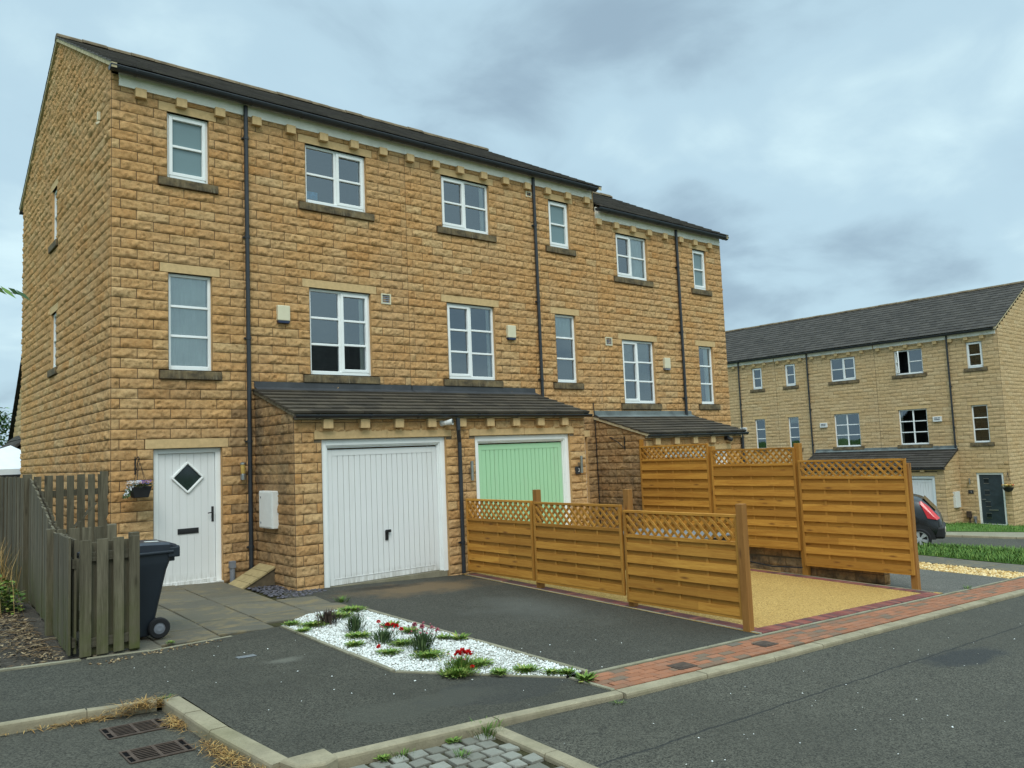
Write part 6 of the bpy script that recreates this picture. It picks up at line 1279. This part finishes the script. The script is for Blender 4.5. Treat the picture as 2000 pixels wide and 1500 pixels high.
# ------------------------------------------------------------------ parked car on the side road
def car(loc, rz, label):
    t = thing('parked_car', label, 'car', loc, rz); S = [ # s, half sections (z, w)
        (0.00, ((0.34, 0.62), (0.55, 0.68), (0.66, 0.66), (0.72, 0.60), (0.74, 0.40))), (0.05, ((0.26, 0.74), (0.52, 0.79), (0.70, 0.76), (0.90, 0.68), (0.94, 0.45))), (0.15, ((0.22, 0.79), (0.52, 0.815), (0.84, 0.79), (1.00, 0.70), (1.04, 0.45))),
        (0.34, ((0.20, 0.80), (0.52, 0.82), (0.90, 0.80), (1.24, 0.66), (1.30, 0.42))), (0.55, ((0.20, 0.80), (0.52, 0.82), (0.92, 0.80), (1.39, 0.61), (1.44, 0.40))), (1.30, ((0.18, 0.80), (0.52, 0.815), (0.90, 0.80), (1.42, 0.61), (1.465, 0.40))),
        (1.95, ((0.18, 0.80), (0.52, 0.815), (0.88, 0.80), (1.37, 0.60), (1.42, 0.40))), (2.55, ((0.18, 0.80), (0.52, 0.815), (0.86, 0.79), (1.00, 0.70), (1.04, 0.45))), (2.75, ((0.18, 0.80), (0.52, 0.81), (0.80, 0.78), (0.88, 0.68), (0.92, 0.42))), (3.20, ((0.20, 0.76), (0.50, 0.77), (0.68, 0.73), (0.76, 0.62), (0.80, 0.40))), (3.42, ((0.28, 0.62), (0.48, 0.64), (0.58, 0.60), (0.63, 0.52), (0.66, 0.3)))]
    b = MB(); m = 10; V = []
    for s_, sec in S: V += [(-w, s_, z) for z, w in sec]+[(w, s_, z) for z, w in sec[::-1]]
    b.add(V, [(i*m+k, i*m+(k+1) % m, (i+1)*m+(k+1) % m, (i+1)*m+k) for i in range(len(S)-1) for k in range(m)]+[tuple(range(m)), tuple(range((len(S)-1)*m, len(S)*m))[::-1]])
    bo = b.build('body', 'car_paint', t, smooth=True); md = bo.modifiers.new('sub', 'SUBSURF'); md.levels = 1; md.render_levels = 2
    def sidepatch(name, pts, mat, off=0.012, par=t):
        for sx in (-1, 1): q = MB(); q.prism([(sx*(w+off), s_, z) for s_, z, w in pts], (0, 0, 0), (-sx*0.03, 0, 0)); q.build(name, mat, par, bevel=0.004)
    sidepatch('side_window', ((0.72, 1.00, 0.765), (1.05, 0.97, 0.775), (1.05, 1.34, 0.635), (0.82, 1.33, 0.635)), 'dark_glass'); sidepatch('side_window', ((1.10, 0.97, 0.775), (2.10, 0.95, 0.765), (1.85, 1.31, 0.635), (1.10, 1.34, 0.635)), 'dark_glass')
    for sx in (-1, 1):
        q = MB(); q.add([(sx*0.83, 0.10, 0.80), (sx*0.825, 0.32, 0.84), (sx*0.735, 0.47, 1.20), (sx*0.68, 0.46, 1.29), (sx*0.66, 0.28, 1.14), (sx*0.755, 0.03, 0.84)], [(0, 1, 2, 3), (0, 3, 4, 5)]); q.add([(sx*0.79, 0.16, 0.80), (sx*0.79, 0.34, 0.84), (sx*0.68, 0.50, 1.20), (sx*0.63, 0.50, 1.27), (sx*0.61, 0.34, 1.14), (sx*0.70, 0.09, 0.84)], [(3, 2, 1, 0), (5, 4, 3, 0)]); q.build('tail_light', 'tail_lamp', t)
        fc = MB(); fc.lathe([(0.0, 0), (0.085, 0.0), (0.085, 0.012)], (sx*0.825, 0.62, 0.80), 'x', 18); fc.build('fuel_cap', 'bumper_plastic', t)
    q = MB(); q.add([(-0.56, 0.12, 1.03), (0.56, 0.12, 1.03), (0.50, 0.40, 1.36), (-0.50, 0.40, 1.36)], [(0, 1, 2, 3)]); q.build('rear_window', 'dark_glass', t)
    q = MB(); q.box(-0.79, 0.79, -0.055, 0.20, 0.30, 0.62); q.build('rear_bumper', 'bumper_plastic', t, bevel=0.06)
    q = MB(); q.box(-0.26, 0.26, -0.064, -0.05, 0.42, 0.53, 0.5); q.build('licence_plate', 'cream_plastic', t)
    q = MB(); q.add([(-0.62, 2.02, 1.385), (0.62, 2.02, 1.385), (0.70, 2.52, 1.03), (-0.70, 2.52, 1.03)], [(0, 1, 2, 3)]); q.build('windscreen', 'dark_glass', t)
    for sx in (-1, 1):
        for s_, zz in ((0.55, 0.285), (2.88, 0.285)):
            a = MB(); k = [(0.385*math.cos(math.radians(a_)), 0.385*math.sin(math.radians(a_))) for a_ in range(0, 181, 15)]; a.prism([(sx*0.80, s_+p, zz+q_) for p, q_ in k], (sx*0.022, 0, 0), (0, 0, 0)); a.build('wheel_arch', 'bumper_plastic', t)
            w = MB(); w.lathe([(0.19, -0.085), (0.26, -0.09), (0.285, -0.06), (0.285, 0.06), (0.26, 0.09), (0.19, 0.085)], (sx*0.765, s_, zz), 'x', 28, None, False); wo = w.build('wheel', 'rubber', t)
            h = MB(); h.lathe([(0.0, sx*0.055), (0.19, sx*0.055)], (sx*0.765, s_, zz), 'x', 24); h.build('wheel_dish', 'pit_black', wo)
            r = MB(); r.lathe([(0.178, sx*0.05), (0.196, sx*0.088), (0.205, sx*0.088), (0.205, sx*0.05)], (sx*0.765, s_, zz), 'x', 28, None, False); r.lathe([(0.0, sx*0.085), (0.05, sx*0.083), (0.055, sx*0.06)], (sx*0.765, s_, zz), 'x', 16)
            for i in range(6):
                a_ = i*math.pi/3+0.3; u = Vector((0, math.cos(a_), math.sin(a_))); v = Vector((0, -math.sin(a_), math.cos(a_))); c = Vector((sx*(0.765+0.078), s_, zz)); r.prism([tuple(c+u*0.04-v*0.022), tuple(c+u*0.19-v*0.048), tuple(c+u*0.19+v*0.048), tuple(c+u*0.04+v*0.022)], (0, 0, 0), (-sx*0.02, 0, 0))
            r.build('rim', 'alloy', wo)
    return t
_c = car((18.27, -4.19, g(18.1, -3.8)-0.036), math.radians(21), 'dark grey hatchback with big red tail light, half hidden behind the tall fence')
_c.scale = (0.93, 0.93, 0.93)
